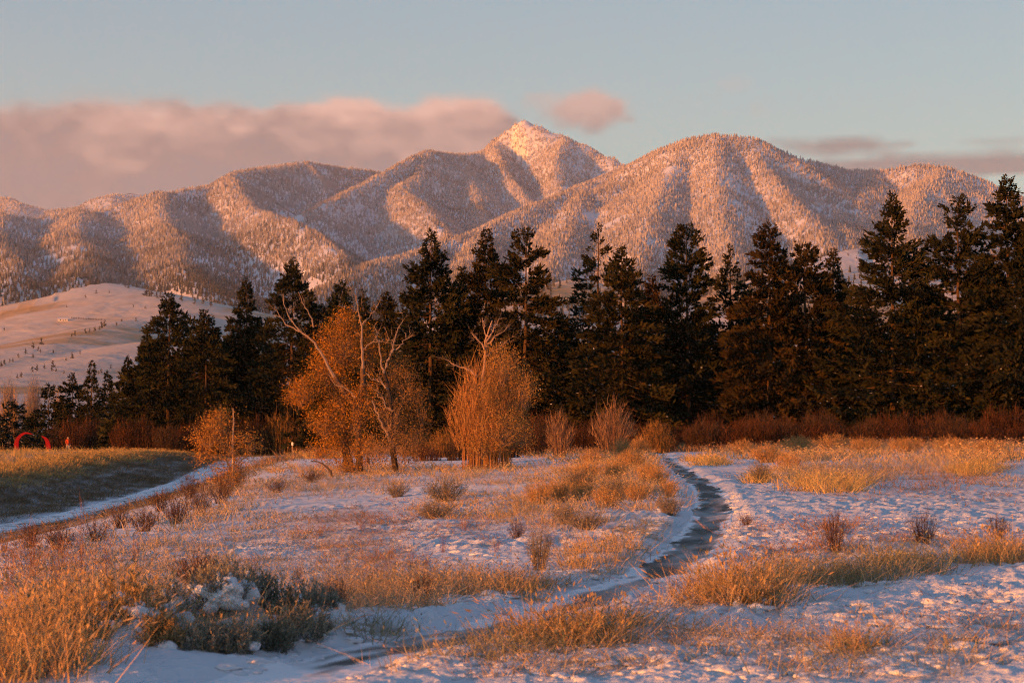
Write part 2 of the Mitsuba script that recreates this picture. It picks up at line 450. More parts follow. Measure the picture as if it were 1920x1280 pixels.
def far_sample(az, r):
    fi = np.interp(r, RG, np.arange(len(RG)))
    fj = np.interp(az, AZ, np.arange(len(AZ)))
    i, j = np.clip(fi.astype(int), 0, len(RG) - 2), np.clip(fj.astype(int), 0, len(AZ) - 2)
    u, v = fi - i, fj - j
    g = lambda M: (M[i, j] * (1 - u) + M[i + 1, j] * u) * (1 - v) + (M[i, j + 1] * (1 - u) + M[i + 1, j + 1] * u) * v
    return g(FZ), g(_run), FW[i, j]


CLEARINGS = [(1375, 350, 26, 34), (1405, 400, 22, 40), (1250, 300, 14, 18), (1262, 322, 14, 10), (1050, 420, 16, 30), (1130, 410, 34, 14), (1210, 440, 16, 26), (1235, 480, 20, 30),
             (660, 395, 36, 9), (640, 385, 24, 6), (495, 405, 40, 10), (545, 415, 20, 18), (620, 480, 16, 20), (390, 490, 34, 9), (120, 487, 42, 7), (60, 425, 60, 11), (200, 388, 34, 8), (320, 356, 26, 6),
             (20, 512, 60, 22), (140, 470, 30, 8), (1080, 520, 30, 40), (1600, 475, 40, 30), (1500, 310, 10, 40), (1440, 470, 30, 20), (985, 228, 60, 12), (1040, 250, 50, 10), (1090, 278, 30, 10), (600, 540, 30, 14),
             (1185, 495, 30, 10), (1170, 500, 12, 40), (350, 400, 16, 8), (230, 410, 12, 14), (690, 250, 1, 1), (1540, 400, 60, 14), (1660, 400, 50, 12), (1330, 585, 40, 20), (340, 560, 30, 10)]
rng = RNG(11)
N = 405000
az = np.radians(rng.uniform(-17.5, 17.5, N))
r = np.sqrt(rng.uniform(2100 ** 2, 9900 ** 2, N))
tx, ty = r * np.sin(az), r * np.cos(az)
tz, trun, tw = far_sample(az, r)
hgt = rng.uniform(7.5, 15.5, N) * np.where(tw == 0, 1.0, 0.95)
vis = (tz + hgt * 1.2 - EYE[2]) / r > trun - 0.0006
ppx, ppy = pix(np.stack([tx, ty, tz], -1))
dens = 0.5 + 2.2 * n2d(tx, ty, 330, 4, 51) + 1.2 * n2d(tx, ty, 90, 3, 52) + 0.35 * sstep(250, 600, tz)
dens = np.where(tw == 4, dens - 1.15, dens + 0.42)
dens = np.where((tw == 4) & (tx > 0), dens + 0.5, dens)
chute = n2d(tx, ty * 0.2, 75, 3, 56)
dens = dens + 0.22 - 1.1 * sstep(0.13, 0.27, chute) * sstep(220, 420, tz)
dens = np.where(tz < 170, dens - 0.8 * (1 - tz / 170), dens)
cn = n2d(tx, ty, 90, 4, 53) * 4.2 + rng.normal(0, 0.35, N)
for cx, cy, rx, ry in CLEARINGS:
    q = ((ppx - cx) / rx) ** 2 + ((ppy - cy) / ry) ** 2
    dens = dens - 0.95 * np.clip(1.2 - 0.8 * q + cn, 0, 1) * np.clip(2.6 - q, 0, 1)
keep = vis & (rng.uniform(0, 1, N) < np.clip(dens, 0, 1)) & (ppy < 640)
tx, ty, tz, hgt, tw, rr = tx[keep], ty[keep], tz[keep], hgt[keep], tw[keep], r[keep]
n = len(tx)
wid = hgt * rng.uniform(0.19, 0.28, n)
rot = rng.uniform(0, 6.28, n)
K = 3
ang = rot[:, None] + np.arange(K) * 2 * np.pi / K
ring = lambda z, w: np.stack([tx[:, None] + np.cos(ang) * w[:, None], ty[:, None] + np.sin(ang) * w[:, None], np.repeat((tz + z)[:, None], K, 1)], -1)
apex = lambda z: np.stack([tx, ty, tz + z], -1)[:, None]
lean = rng.normal(0, 0.4, (n, 1, 3)) * [1, 1, 0]
v = np.concatenate([ring(hgt * 0.05, wid), apex(hgt * 0.68) + lean, ring(hgt * 0.42, wid * 0.68), apex(hgt) + lean], 1).reshape(-1, 3)
f = np.vstack([np.c_[np.arange(K), (np.arange(K) + 1) % K, np.full(K, K)], np.c_[np.arange(K) + K + 1, (np.arange(K) + 1) % K + K + 1, np.full(K, 2 * K + 1)]])
f = (np.arange(n)[:, None, None] * (2 * K + 2) + f).reshape(-1, 3)
frost = np.clip(0.14 + 0.72 * sstep(150, 620, tz) + 1.0 * n2d(tx, ty, 500, 3, 61) + rng.normal(0, 0.2, n) + 0.9 * n2d(tx, ty, 120, 3, 62), 0.03, 1)
frost = np.where(tw == 0, np.clip(frost + 0.1, 0, 1), np.clip(frost - 0.25 * (1 - sstep(250, 600, tz)), 0.02, 1))
c = np.array([0.045, 0.045, 0.042]) * (1 - frost[:, None]) + np.array([0.385, 0.37, 0.395]) * frost[:, None]
scene['forest'] = mikit.ply((v, f), 'leafy', color=np.repeat(c, 2 * K + 2, 0))
labels['forest'] = {'label': 'frosted conifer forest covering the mountain slopes behind the dark trees', 'category': 'forest', 'kind': 'stuff'}
print('forest trees', n)
# ------------------------------------------------------------------ near ground: one sheet all round, fine in front of the camera
AZN = np.radians(np.r_[np.linspace(-180, -19.5, 34)[:-1], np.linspace(-19.5, 19.5, 560), np.linspace(19.5, 180, 34)[1:]])
RGN = np.r_[0.4, 2, 4, 6, np.geomspace(7.5, 60, 385), np.geomspace(60, 402, 150)[1:]]
_r, _a = np.meshgrid(RGN, AZN, indexing='ij')
GX, GY = _r * np.sin(_a), _r * np.cos(_a)
GZ = ground(GX, GY)


def on_ground(x, y):
    return np.stack([x, y, ground(x, y)], -1)


# grass patches: pixel centre and half size on the photograph's ground, tufts, kind, blade length
PATCHES = [
    # tall growth at the near end of the slope edge
    (50, 1235, 100, 50, 230, 'gold', 0.62), (150, 1180, 120, 60, 150, 'tan', 0.5), (90, 1110, 120, 50, 110, 'rust', 0.5), (200, 1100, 150, 50, 110, 'tan', 0.5), (60, 1050, 90, 30, 70, 'rust', 0.5),
    (250, 1150, 130, 40, 120, 'tan', 0.4), (330, 1060, 150, 40, 150, 'tan', 0.35), (230, 1030, 130, 20, 70, 'tan', 0.45), (330, 985, 120, 18, 60, 'tan', 0.45), (420, 945, 70, 22, 90, 'tan', 0.5), (450, 915, 60, 12, 50, 'tan', 0.5),
    # the middle of the mound
    (480, 990, 130, 30, 110, 'tan', 0.3), (630, 1000, 110, 30, 120, 'rust', 0.25), (560, 1060, 180, 45, 130, 'tan', 0.26), (700, 1050, 90, 40, 110, 'rust', 0.25), (640, 1130, 120, 30, 120, 'tan', 0.35), (750, 1120, 110, 28, 130, 'tan', 0.4),
    (520, 920, 100, 20, 120, 'tan', 0.35), (640, 915, 120, 18, 120, 'tan', 0.35), (900, 955, 110, 30, 170, 'gold', 0.3), (800, 985, 120, 30, 90, 'rust', 0.22), (980, 1000, 120, 30, 60, 'rust', 0.2), (740, 960, 120, 25, 60, 'rust', 0.2),
    (1010, 1112, 180, 16, 190, 'gold', 0.36), (860, 1105, 110, 20, 90, 'tan', 0.38), (1130, 1055, 75, 30, 170, 'gold', 0.36), (1060, 960, 90, 40, 170, 'tan', 0.36), (1150, 900, 95, 40, 280, 'gold', 0.42), (1195, 935, 70, 30, 120, 'tan', 0.36),
    (1040, 930, 70, 30, 90, 'gold', 0.4), (1190, 865, 60, 20, 110, 'gold', 0.5), (860, 884, 260, 10, 200, 'gold', 0.45), (600, 885, 110, 10, 90, 'gold', 0.45), (1090, 855, 110, 14, 130, 'gold', 0.5), (1210, 1010, 60, 30, 60, 'grey', 0.25),
    (690, 900, 200, 14, 120, 'tan', 0.35), (950, 900, 120, 12, 70, 'tan', 0.3),
    # beyond the path on the other side
    (1500, 848, 160, 18, 260, 'gold', 0.6), (1555, 912, 75, 14, 200, 'straw', 0.5), (1500, 890, 60, 16, 110, 'tan', 0.5), (1320, 868, 46, 6, 90, 'straw', 0.55), (1425, 902, 22, 8, 60, 'straw', 0.4), (1690, 858, 220, 22, 260, 'tan', 0.55),
    (1830, 884, 50, 10, 120, 'straw', 0.5), (1640, 890, 110, 16, 110, 'tan', 0.4), (1730, 900, 120, 20, 80, 'rust', 0.35), (1600, 836, 330, 8, 420, 'rust', 0.85), (1850, 850, 90, 22, 160, 'gold', 0.75), (1280, 838, 50, 6, 90, 'gold', 0.6),
    (1700, 930, 220, 14, 50, 'rust', 0.22), (1330, 832, 90, 6, 110, 'gold', 0.7), (1880, 905, 60, 12, 40, 'tan', 0.3),
    # near rows beside the path
    (1075, 1205, 95, 13, 160, 'gold', 0.46), (1560, 1040, 60, 12, 36, 'rust', 0.35), (1740, 1022, 80, 10, 36, 'rust', 0.32), (300, 1216, 130, 16, 60, 'gold', 0.42), (450, 1206, 120, 14, 30, 'tan', 0.36), (190, 1170, 70, 30, 60, 'gold', 0.5), (1165, 1180, 40, 10, 40, 'tan', 0.35), (1385, 1132, 70, 14, 190, 'gold', 0.54), (1300, 1140, 34, 10, 26, 'tan', 0.34), (1420, 1140, 50, 12, 60, 'tan', 0.45), (1540, 1092, 110, 12, 150, 'grey', 0.40), (1700, 1070, 90, 14, 130, 'grey', 0.40),
    (1870, 1050, 60, 14, 170, 'gold', 0.45), (1450, 1055, 90, 16, 60, 'rust', 0.26), (1620, 1085, 150, 16, 70, 'tan', 0.36), (1560, 1000, 40, 12, 36, 'rust', 0.4), (1400, 1000, 50, 10, 26, 'rust', 0.25),
    (1340, 1235, 560, 44, 110, 'tan', 0.26), (1620, 1180, 300, 60, 60, 'tan', 0.24), (1605, 1225, 22, 8, 30, 'gold', 0.36), (1430, 1200, 14, 6, 12, 'tan', 0.36), (1600, 1250, 300, 30, 50, 'grey', 0.25), (900, 1225, 140, 24, 60, 'grey', 0.3), (820, 1205, 40, 10, 26, 'tan', 0.3),
    (1000, 1250, 300, 24, 60, 'tan', 0.22), (1850, 1180, 70, 60, 30, 'rust', 0.26), (700, 1190, 60, 10, 30, 'grey', 0.3), (1290, 1200, 50, 12, 30, 'tan', 0.3),
    # the lit plateau beyond the hollow and its edge
    (150, 846, 200, 18, 420, 'straw', 0.7), (50, 868, 70, 20, 160, 'straw', 0.6), (300, 842, 120, 10, 140, 'straw', 0.6), (430, 858, 120, 8, 90, 'grey', 0.4), (600, 856, 60, 5, 60, 'straw', 0.5),
    (150, 880, 160, 12, 90, 'rust', 0.35),
]
rng = RNG(21)
G_PTS = []                                   # x, y, kind, length, distance
KINDS = ['gold', 'tan', 'rust', 'grey', 'straw', 'dark']
for cx, cy, rx, ry, n, kind, h in PATCHES:
    n = int(n * (0.42 if cy > 1040 and cx > 1000 else 0.62 if cy > 900 else 0.9))
    h = h * 0.82
    rad = np.sqrt(rng.uniform(0, 1, n)) * np.where(rng.uniform(0, 1, n) < 0.18, 1.35, 1.0)
    th = rng.uniform(0, 2 * np.pi, n)
    px, py = cx + rx * rad * np.cos(th), cy + ry * rad * np.sin(th)
    p, ok = ray_ground(px, py)
    for q in p[ok]:
        G_PTS.append((q[0], q[1], KINDS.index(kind), h * rng.uniform(0.65, 1.2)))


def scatter(n, x0, x1, y0, y1, kind, h, cond=None):
    x, y = rng.uniform(x0, x1, n), rng.uniform(y0, y1, n)
    k = np.ones(n, bool) if cond is None else cond(x, y)
    for a, b in zip(x[k], y[k]):
        G_PTS.append((a, b, KINDS.index(kind), h * rng.uniform(0.6, 1.25)))


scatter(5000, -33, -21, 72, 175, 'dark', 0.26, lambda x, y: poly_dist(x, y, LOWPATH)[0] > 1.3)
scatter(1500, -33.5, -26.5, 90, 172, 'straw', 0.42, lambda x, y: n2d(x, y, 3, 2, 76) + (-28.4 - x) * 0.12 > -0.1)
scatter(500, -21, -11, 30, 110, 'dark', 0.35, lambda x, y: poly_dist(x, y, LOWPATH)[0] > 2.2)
scatter(900, -26, -4, -14, 26, 'tan', 0.4, lambda x, y: (np.abs(x) > 0.28 * y + 1) & (n2d(x, y, 3, 2, 77) > -0.05))
scatter(260, 4, 16, -12, 24, 'tan', 0.35, lambda x, y: (np.abs(x) > 0.28 * y + 1) & (n2d(x, y, 3, 2, 77) > 0.0))
scatter(260, -6, 26, 30, 100, 'rust', 0.2, lambda x, y: (n2d(x, y, 5, 2, 78) > 0.02))
scatter(900, -16, 36, 98, 130, 'rust', 0.6)
scatter(700, -75, -31, 110, 250, 'straw', 0.6, lambda x, y: n2d(x, y, 14, 2, 79) > -0.1)
G_PTS = np.array(G_PTS)
_keep = poly_dist(G_PTS[:, 0], G_PTS[:, 1], PATH)[0] > 0.5
G_PTS = G_PTS[_keep]
G_Z = ground(G_PTS[:, 0], G_PTS[:, 1])

# ground colours: snow, litter under the grass, dark turf in the hollow, brown floor under the woods
from scipy.spatial import cKDTree
_tree = cKDTree(G_PTS[:, :2])
_g = np.stack([GX, GY], -1).reshape(-1, 2)
_rr = np.hypot(_g[:, 0], _g[:, 1])
_dn, _in = _tree.query(_g, k=3)
_close = np.exp(-(_dn / (0.16 + 0.0025 * _rr[:, None])) ** 2).sum(-1)
x, y = _g[:, 0], _g[:, 1]
lit = np.clip(_close * 0.34 + n2d(x, y, 0.5, 3, 81) * 1.1 * np.clip(_close, 0, 1), 0, 0.85)
lit = np.maximum(lit, sstep(0.2, 0.34, n2d(x, y, 1.6, 4, 82)) * 0.5 * (_rr > 26))
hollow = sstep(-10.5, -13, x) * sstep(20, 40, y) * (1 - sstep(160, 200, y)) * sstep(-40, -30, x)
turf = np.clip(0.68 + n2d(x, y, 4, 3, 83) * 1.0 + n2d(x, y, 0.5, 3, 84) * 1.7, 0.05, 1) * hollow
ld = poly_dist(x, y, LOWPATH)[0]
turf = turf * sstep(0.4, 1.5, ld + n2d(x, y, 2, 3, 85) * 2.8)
plateau = sstep(-26, -30.5, x + 3 * n2d(x, y, 4, 3, 89)) * sstep(60, 100, y) * np.clip(0.85 + n2d(x, y, 6, 3, 86) * 1.5, 0, 1)
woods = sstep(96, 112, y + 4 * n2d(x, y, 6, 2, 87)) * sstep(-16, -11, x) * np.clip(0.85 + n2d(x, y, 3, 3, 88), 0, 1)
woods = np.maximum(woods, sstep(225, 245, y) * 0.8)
gc = np.array([0.65, 0.71, 0.80]) * np.ones((len(x), 1))
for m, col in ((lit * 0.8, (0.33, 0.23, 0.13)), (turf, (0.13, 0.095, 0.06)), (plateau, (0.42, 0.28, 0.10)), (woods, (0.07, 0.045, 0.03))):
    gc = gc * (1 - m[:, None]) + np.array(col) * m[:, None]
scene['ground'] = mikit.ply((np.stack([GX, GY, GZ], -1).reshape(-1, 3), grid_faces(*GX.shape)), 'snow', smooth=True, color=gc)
labels['ground'] = {'label': 'snow covered meadow with dry grass, falling away to a hollow', 'category': 'ground', 'kind': 'structure'}

# ------------------------------------------------------------------ the trail, bare and wet along its middle


def ribbon(P, name, label, mud, step=0.06, nw=28, widen=1.35):
    e = np.linalg.norm(np.diff(P[:, :2], axis=0), axis=1)
    s = np.r_[0, np.cumsum(e)]
    t = np.arange(0, s[-1], step)
    from scipy.interpolate import CubicSpline
    cs = CubicSpline(s, P)
    c, dv = cs(t), cs(t, 1)[:, :2]
    nrm = unit(np.stack([dv[:, 1], -dv[:, 0]], -1))
    u = np.linspace(-1, 1, nw)
    X = c[:, None, 0] + nrm[:, None, 0] * u * c[:, None, 2] * widen
    Y = c[:, None, 1] + nrm[:, None, 1] * u * c[:, None, 2] * widen
    TT, UU = np.broadcast_to(t[:, None], X.shape), u * c[:, None, 2] * widen
    g = ground(X, Y)
    zz = g + 0.008 - 0.05 * sstep(0.72, 1.0, np.abs(u)) + n2d(X, Y, 0.09, 2, 92) * 0.025
    edge = 1 - sstep(0.30, 0.95, np.abs(u) + n2d(TT * 0.35, UU, 0.5, 3, 91) * 1.3 + n2d(TT * 0.3, UU, 0.11, 2, 95) * 0.7)
    wet = np.clip(edge * mud(t)[:, None] * 1.35 + n2d(TT * 0.22, UU, 0.2, 4, 93) * 2.2 - 0.22, 0, 1)
    wet = sstep(0.2, 0.7, wet)[..., None]
    wet = wet * np.clip(0.86 + n2d(TT * 0.25, UU, 0.3, 3, 97) * 1.1, 0.3, 1)[..., None]
    col = np.array([0.68, 0.72, 0.79]) * (1 - wet) + np.array([0.020, 0.017, 0.015]) * wet
    scene[name] = mikit.ply((np.stack([X, Y, zz], -1).reshape(-1, 3), grid_faces(*X.shape)), 'trail', smooth=True, color=col.reshape(-1, 3))
    labels[name] = {'label': label, 'category': 'path', 'kind': 'structure'}


scene['trail'] = {'type': 'bumpmap', 'arbitrary': mikit.proc(snow_bump, eps=4e-3), 'scale': 0.03,
                  'bsdf': {'type': 'twosided', 'bsdf': {'type': 'principled', 'base_color': VC, 'roughness': 0.55, 'specular': 0.4}}}
_tl = np.r_[0, np.cumsum(np.linalg.norm(np.diff(PATH[:, :2], axis=0), axis=1))]
ribbon(PATH, 'path', 'winding snowy footpath with a dark wet muddy middle through the meadow',
       lambda t: np.interp(t, _tl, [0.1, 0.1, 0.2, 0.5, 1.0, 0.8, 0.55, 0.8, 1, 1, 1, 1, 1, 1, 0.95, 0.45, 0.2, 0.1]))
_tl2 = np.r_[0, np.cumsum(np.linalg.norm(np.diff(LOWPATH[:, :2], axis=0), axis=1))]
ribbon(LOWPATH, 'lower_path', 'straight snow covered path along the bottom of the shaded hollow', lambda t: 0.25 + 0.0 * t, step=0.25, nw=16)

# ------------------------------------------------------------------ grass: a few tufts of each kind, copied
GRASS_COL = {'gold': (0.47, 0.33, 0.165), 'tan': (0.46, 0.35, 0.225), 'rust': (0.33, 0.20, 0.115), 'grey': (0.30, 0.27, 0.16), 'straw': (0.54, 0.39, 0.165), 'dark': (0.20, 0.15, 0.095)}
GRASS_LABEL = {'gold': 'dry golden grass growing over the snowy mound and path edges', 'tan': 'thin tan dead grass poking through the snow', 'rust': 'rusty brown weeds and low stems through the snow',
               'grey': 'grey green grass in the shade beside the path', 'straw': 'bright straw yellow bunches of tall grass', 'dark': 'dark short grass on the shaded slope of the hollow'}
SPREAD = {'gold': 0.15, 'tan': 0.24, 'rust': 0.34, 'grey': 0.2, 'straw': 0.12, 'dark': 0.3}
LOD = [(0, 34, 18, 0.0075), (34, 66, 15, 0.014), (66, 400, 12, 0.030)]
for ki, kind in enumerate(KINDS):
    for li, (d0, d1, nb, w) in enumerate(LOD):
        dist = np.hypot(G_PTS[:, 0], G_PTS[:, 1])
        sel = np.nonzero((G_PTS[:, 2] == ki) & (dist >= d0) & (dist < d1))[0]
        if not len(sel):
            continue
        nv = 4
        for vi in range(nv):
            r2 = RNG(1000 + ki * 100 + li * 10 + vi)
            sp = SPREAD[kind]
            base = np.c_[r2.normal(0, sp * (1 + 0.35 * li), (nb, 2)), np.full(nb, -0.04)]
            lean = r2.normal(0, 0.20, (nb, 3)) + base * 0.25 / sp * 0.5
            A = unit(np.c_[lean[:, :2], np.ones(nb)])
            L = r2.uniform(0.45, 1.05, nb) * (1.0 if kind != 'rust' else 0.9)
            bend = np.c_[r2.normal(0.03, 0.12, (nb, 2)), -np.abs(r2.normal(0, 0.05, nb))] * L[:, None] * 1.5
            v, f, m = blades(base, A, L, w * r2.uniform(0.6, 1.3, nb) * 1.4, bend, r2)
            col = np.array(GRASS_COL[kind]) * r2.uniform(0.6, 1.25, (nb, 1)) * r2.uniform(0.92, 1.08, (nb, 3))
            me = Mesh().add(v, f, np.repeat(col, m, 0))
            nh = nb // 3 if kind in ('rust', 'tan', 'gold') else nb // 5       # seed heads
            tip = base + A * L[:, None] + bend
            dirn = unit(A + bend * 2)
            hv, hf = cards(tip[:nh] - dirn[:nh] * 0.05, dirn[:nh], r2.uniform(0.07, 0.15, nh), w * 2.6, r2)
            me.add(hv, hf, np.repeat(col[:nh] * 0.9, 4, 0))
            gid = f'tuft_{kind}_{li}_{vi}'
            scene[gid] = {'type': 'shapegroup', 'tuft': me.out('leafy')}
            for q in sel[vi::nv]:
                gx, gy, _, h = G_PTS[q]
                key = f'{kind}_grass__{q:05d}'
                s = h * r2.uniform(0.9, 1.1)
                sw = 0.55 + 0.9 * h
                scene[key] = {'type': 'instance', 'shape': {'type': 'ref', 'id': gid},
                              'to_world': T().translate([gx, gy, float(G_Z[q])]).rotate([0, 0, 1], float(r2.uniform(0, 360))).scale([sw, sw, s])}
    labels[f'{kind}_grass'] = {'label': GRASS_LABEL[kind], 'category': 'grass', 'kind': 'stuff'}
print('tufts', len(G_PTS))
# ------------------------------------------------------------------ conifers
NEEDLE = np.array([0.027, 0.027, 0.013])


def conifer(H, R, seed, base=0.05, power=0.85, whorl=0.30, droop=0.30, dens=1.0, lobes=0.26, tone=(1, 1, 1), skirt=0.85, twig=0.48, gaps=0.0, upturn=0.22, top=0.0):
    """(trunk, crown) of a spruce-like tree of height H and crown radius R."""
    g = RNG(seed)
    trunk, crown = Mesh(), Mesh()
    zt = np.linspace(-0.3, H * 0.985, 9)
    bow = np.c_[g.normal(0, 0.05, (9, 2)), zt]
    v, f = tube(bow, np.interp(zt, [0, H], [H * 0.013 + 0.03, 0.012]), 7)
    trunk.add(v, f, (0.10, 0.062, 0.038))
    nz = int(H * (1 - base) / whorl)
    t0 = (np.arange(nz) + g.uniform(-0.3, 0.3, nz)) / nz
    nb = np.clip((7 - 2 * t0 + g.integers(-1, 2, nz)), 3, 8).astype(int)
    t = np.repeat(np.clip(t0, 0, 1), nb) + g.normal(0, 0.8 / nz, nb.sum())
    t = np.clip(t, 0, 0.995)
    n = len(t)
    az = g.uniform(0, 2 * np.pi, n)
    prof = (1 - t) ** (power + 0.3) * (skirt + (1 - skirt) * np.clip(t * 5, 0, 1))
    lobe = 1 + lobes * 2 * (meshkit.noise(np.stack([np.cos(az) * 1.3 + 5, np.sin(az) * 1.3 + 5, t * H * 0.45 + seed % 97], -1), 3) - 0.5)
    L = R * (prof + top * (t > 0.6) * 0.2 * np.sin((t - 0.6) * 7.8)) * lobe * g.uniform(0.72, 1.14, n) + 0.16
    if gaps:
        hole = meshkit.noise(np.stack([np.cos(az) * 1.1 + 9, np.sin(az) * 1.1 + 9, t * H * 0.6 + seed % 31], -1), 7) < gaps
        L = np.where(hole, L * 0.35, L)
    z0 = H * (base + (1 - base) * t)
    rise = np.interp(t, [0, 0.5, 0.85, 1], [-droop, -droop * 0.6, 0.35, 1.2])
    out = np.c_[np.cos(az), np.sin(az), np.zeros(n)]

    def branch(i, s):
        l = L[i]
        return np.c_[out[i, :2] * (l * s)[:, None], z0[i] + l * (rise[i] * s - droop * 0.9 * s * s + upturn * s ** 3)]

    bi = np.nonzero(L > 0.5)[0]
    P0, P1 = branch(bi, np.zeros(len(bi))), branch(bi, np.full(len(bi), 0.55))
    P2 = branch(bi, np.full(len(bi), 0.95))
    v, f = cards(P0, P1 - P0 + 1e-6, np.linalg.norm(P1 - P0, axis=1) * 1.05, 0.07, g)
    trunk.add(v, f, (0.11, 0.065, 0.04))
    v, f = cards(P1, P2 - P1 + 1e-6, np.linalg.norm(P2 - P1, axis=1), 0.045, g)
    trunk.add(v, f, (0.11, 0.065, 0.04))
    m = np.clip((L * 20 * dens / (twig / 0.48)).astype(int) + 4, 4, 80)
    i = np.repeat(np.arange(n), m)
    k = len(i)
    s = np.sqrt(g.uniform(0.02, 1, k))
    P = branch(i, s) + np.c_[g.normal(0, 0.06, (k, 2)), g.normal(-0.05, 0.09, k)]
    side = np.c_[-out[i, 1], out[i, 0], np.zeros(k)] * g.choice([-1, 1], k)[:, None]
    A = out[i] * g.uniform(0.2, 1.0, k)[:, None] + side * g.uniform(0.0, 1.0, k)[:, None] * (1.1 - s)[:, None] + np.c_[g.normal(0, 0.2, (k, 2)), g.uniform(-0.55, 0.35, k) + 0.5 * t[i]]
    v, f = cards(P, A, g.uniform(0.55, 1.35, k) * twig * np.clip(0.3 + L[i] * 0.45, 0.36, 1), g.uniform(0.12, 0.25, k) * (twig / 0.48) * np.clip(0.5 + L[i] * 0.4, 0.6, 1), g)
    bt = g.uniform(0.7, 1.3, n)[i]
    c = NEEDLE * np.array(tone) * (bt * g.uniform(0.6, 1.4, k))[:, None] * g.uniform(0.9, 1.1, (k, 3))
    crown.add(v, f, np.repeat(c, 4, 0))
    if gaps < 0.2:
        k = int(H * 46)                                    # short inner growth round the stem
        zz = H * (base + (0.97 - base) * g.uniform(0, 1, k) ** 0.9)
        a2 = g.uniform(0, 2 * np.pi, k)
        rr = R * (1 - zz / H) * g.uniform(0.08, 0.45, k) + 0.1
        v, f = cards(np.c_[np.cos(a2) * rr, np.sin(a2) * rr, zz], np.c_[np.cos(a2), np.sin(a2), g.normal(-0.3, 0.5, k)], g.uniform(0.3, 0.7, k), g.uniform(0.12, 0.26, k), g)
        crown.add(v, f, np.repeat(NEEDLE * np.array(tone) * g.uniform(0.6, 1.3, (k, 1)), 4, 0))
    tipn = 26
    v, f = cards(np.c_[g.normal(0, 0.03, (tipn, 2)), H * g.uniform(0.93, 1.0, tipn)], np.c_[g.normal(0, 0.5, (tipn, 2)), g.uniform(0.3, 1.2, tipn)], g.uniform(0.2, 0.42, tipn), 0.09, g)
    crown.add(v, f, NEEDLE * np.array(tone))
    return trunk, crown, branch, L, t


def snow_on(branch, L, t, n, seed, lo=0.0, hi=0.8, size=1.0, pick=None):
    """Snow lying along the upper side of some branches: flattened lumps."""
    g = RNG(seed)
    ok = np.nonzero((L > 0.7) & (t > lo) & (t < hi) if pick is None else pick)[0]
    i = g.choice(ok, n)
    s = g.uniform(0.35, 0.95, n)
    P = branch(i, s) + [0, 0, 0.05]
    Q = branch(i, np.clip(s + 0.12, 0, 1.05)) + [0, 0, 0.05]
    A = unit(Q - P + 1e-6)
    l, w, h = g.uniform(0.12, 0.32, n) * size, g.uniform(0.05, 0.11, n) * size, g.uniform(0.03, 0.06, n) * size
    S = unit(np.cross(A, [0, 0, 1.0]))
    U = np.cross(S, A)
    c = P + A * l[:, None] * 0.5
    v = np.stack([P, c + S * w[:, None], P + A * l[:, None], c - S * w[:, None], c + U * h[:, None]], 1).reshape(-1, 3)
    f = (np.arange(n)[:, None, None] * 5 + np.array([[0, 1, 4], [1, 2, 4], [2, 3, 4], [3, 0, 4]])).reshape(-1, 3)
    return v, f


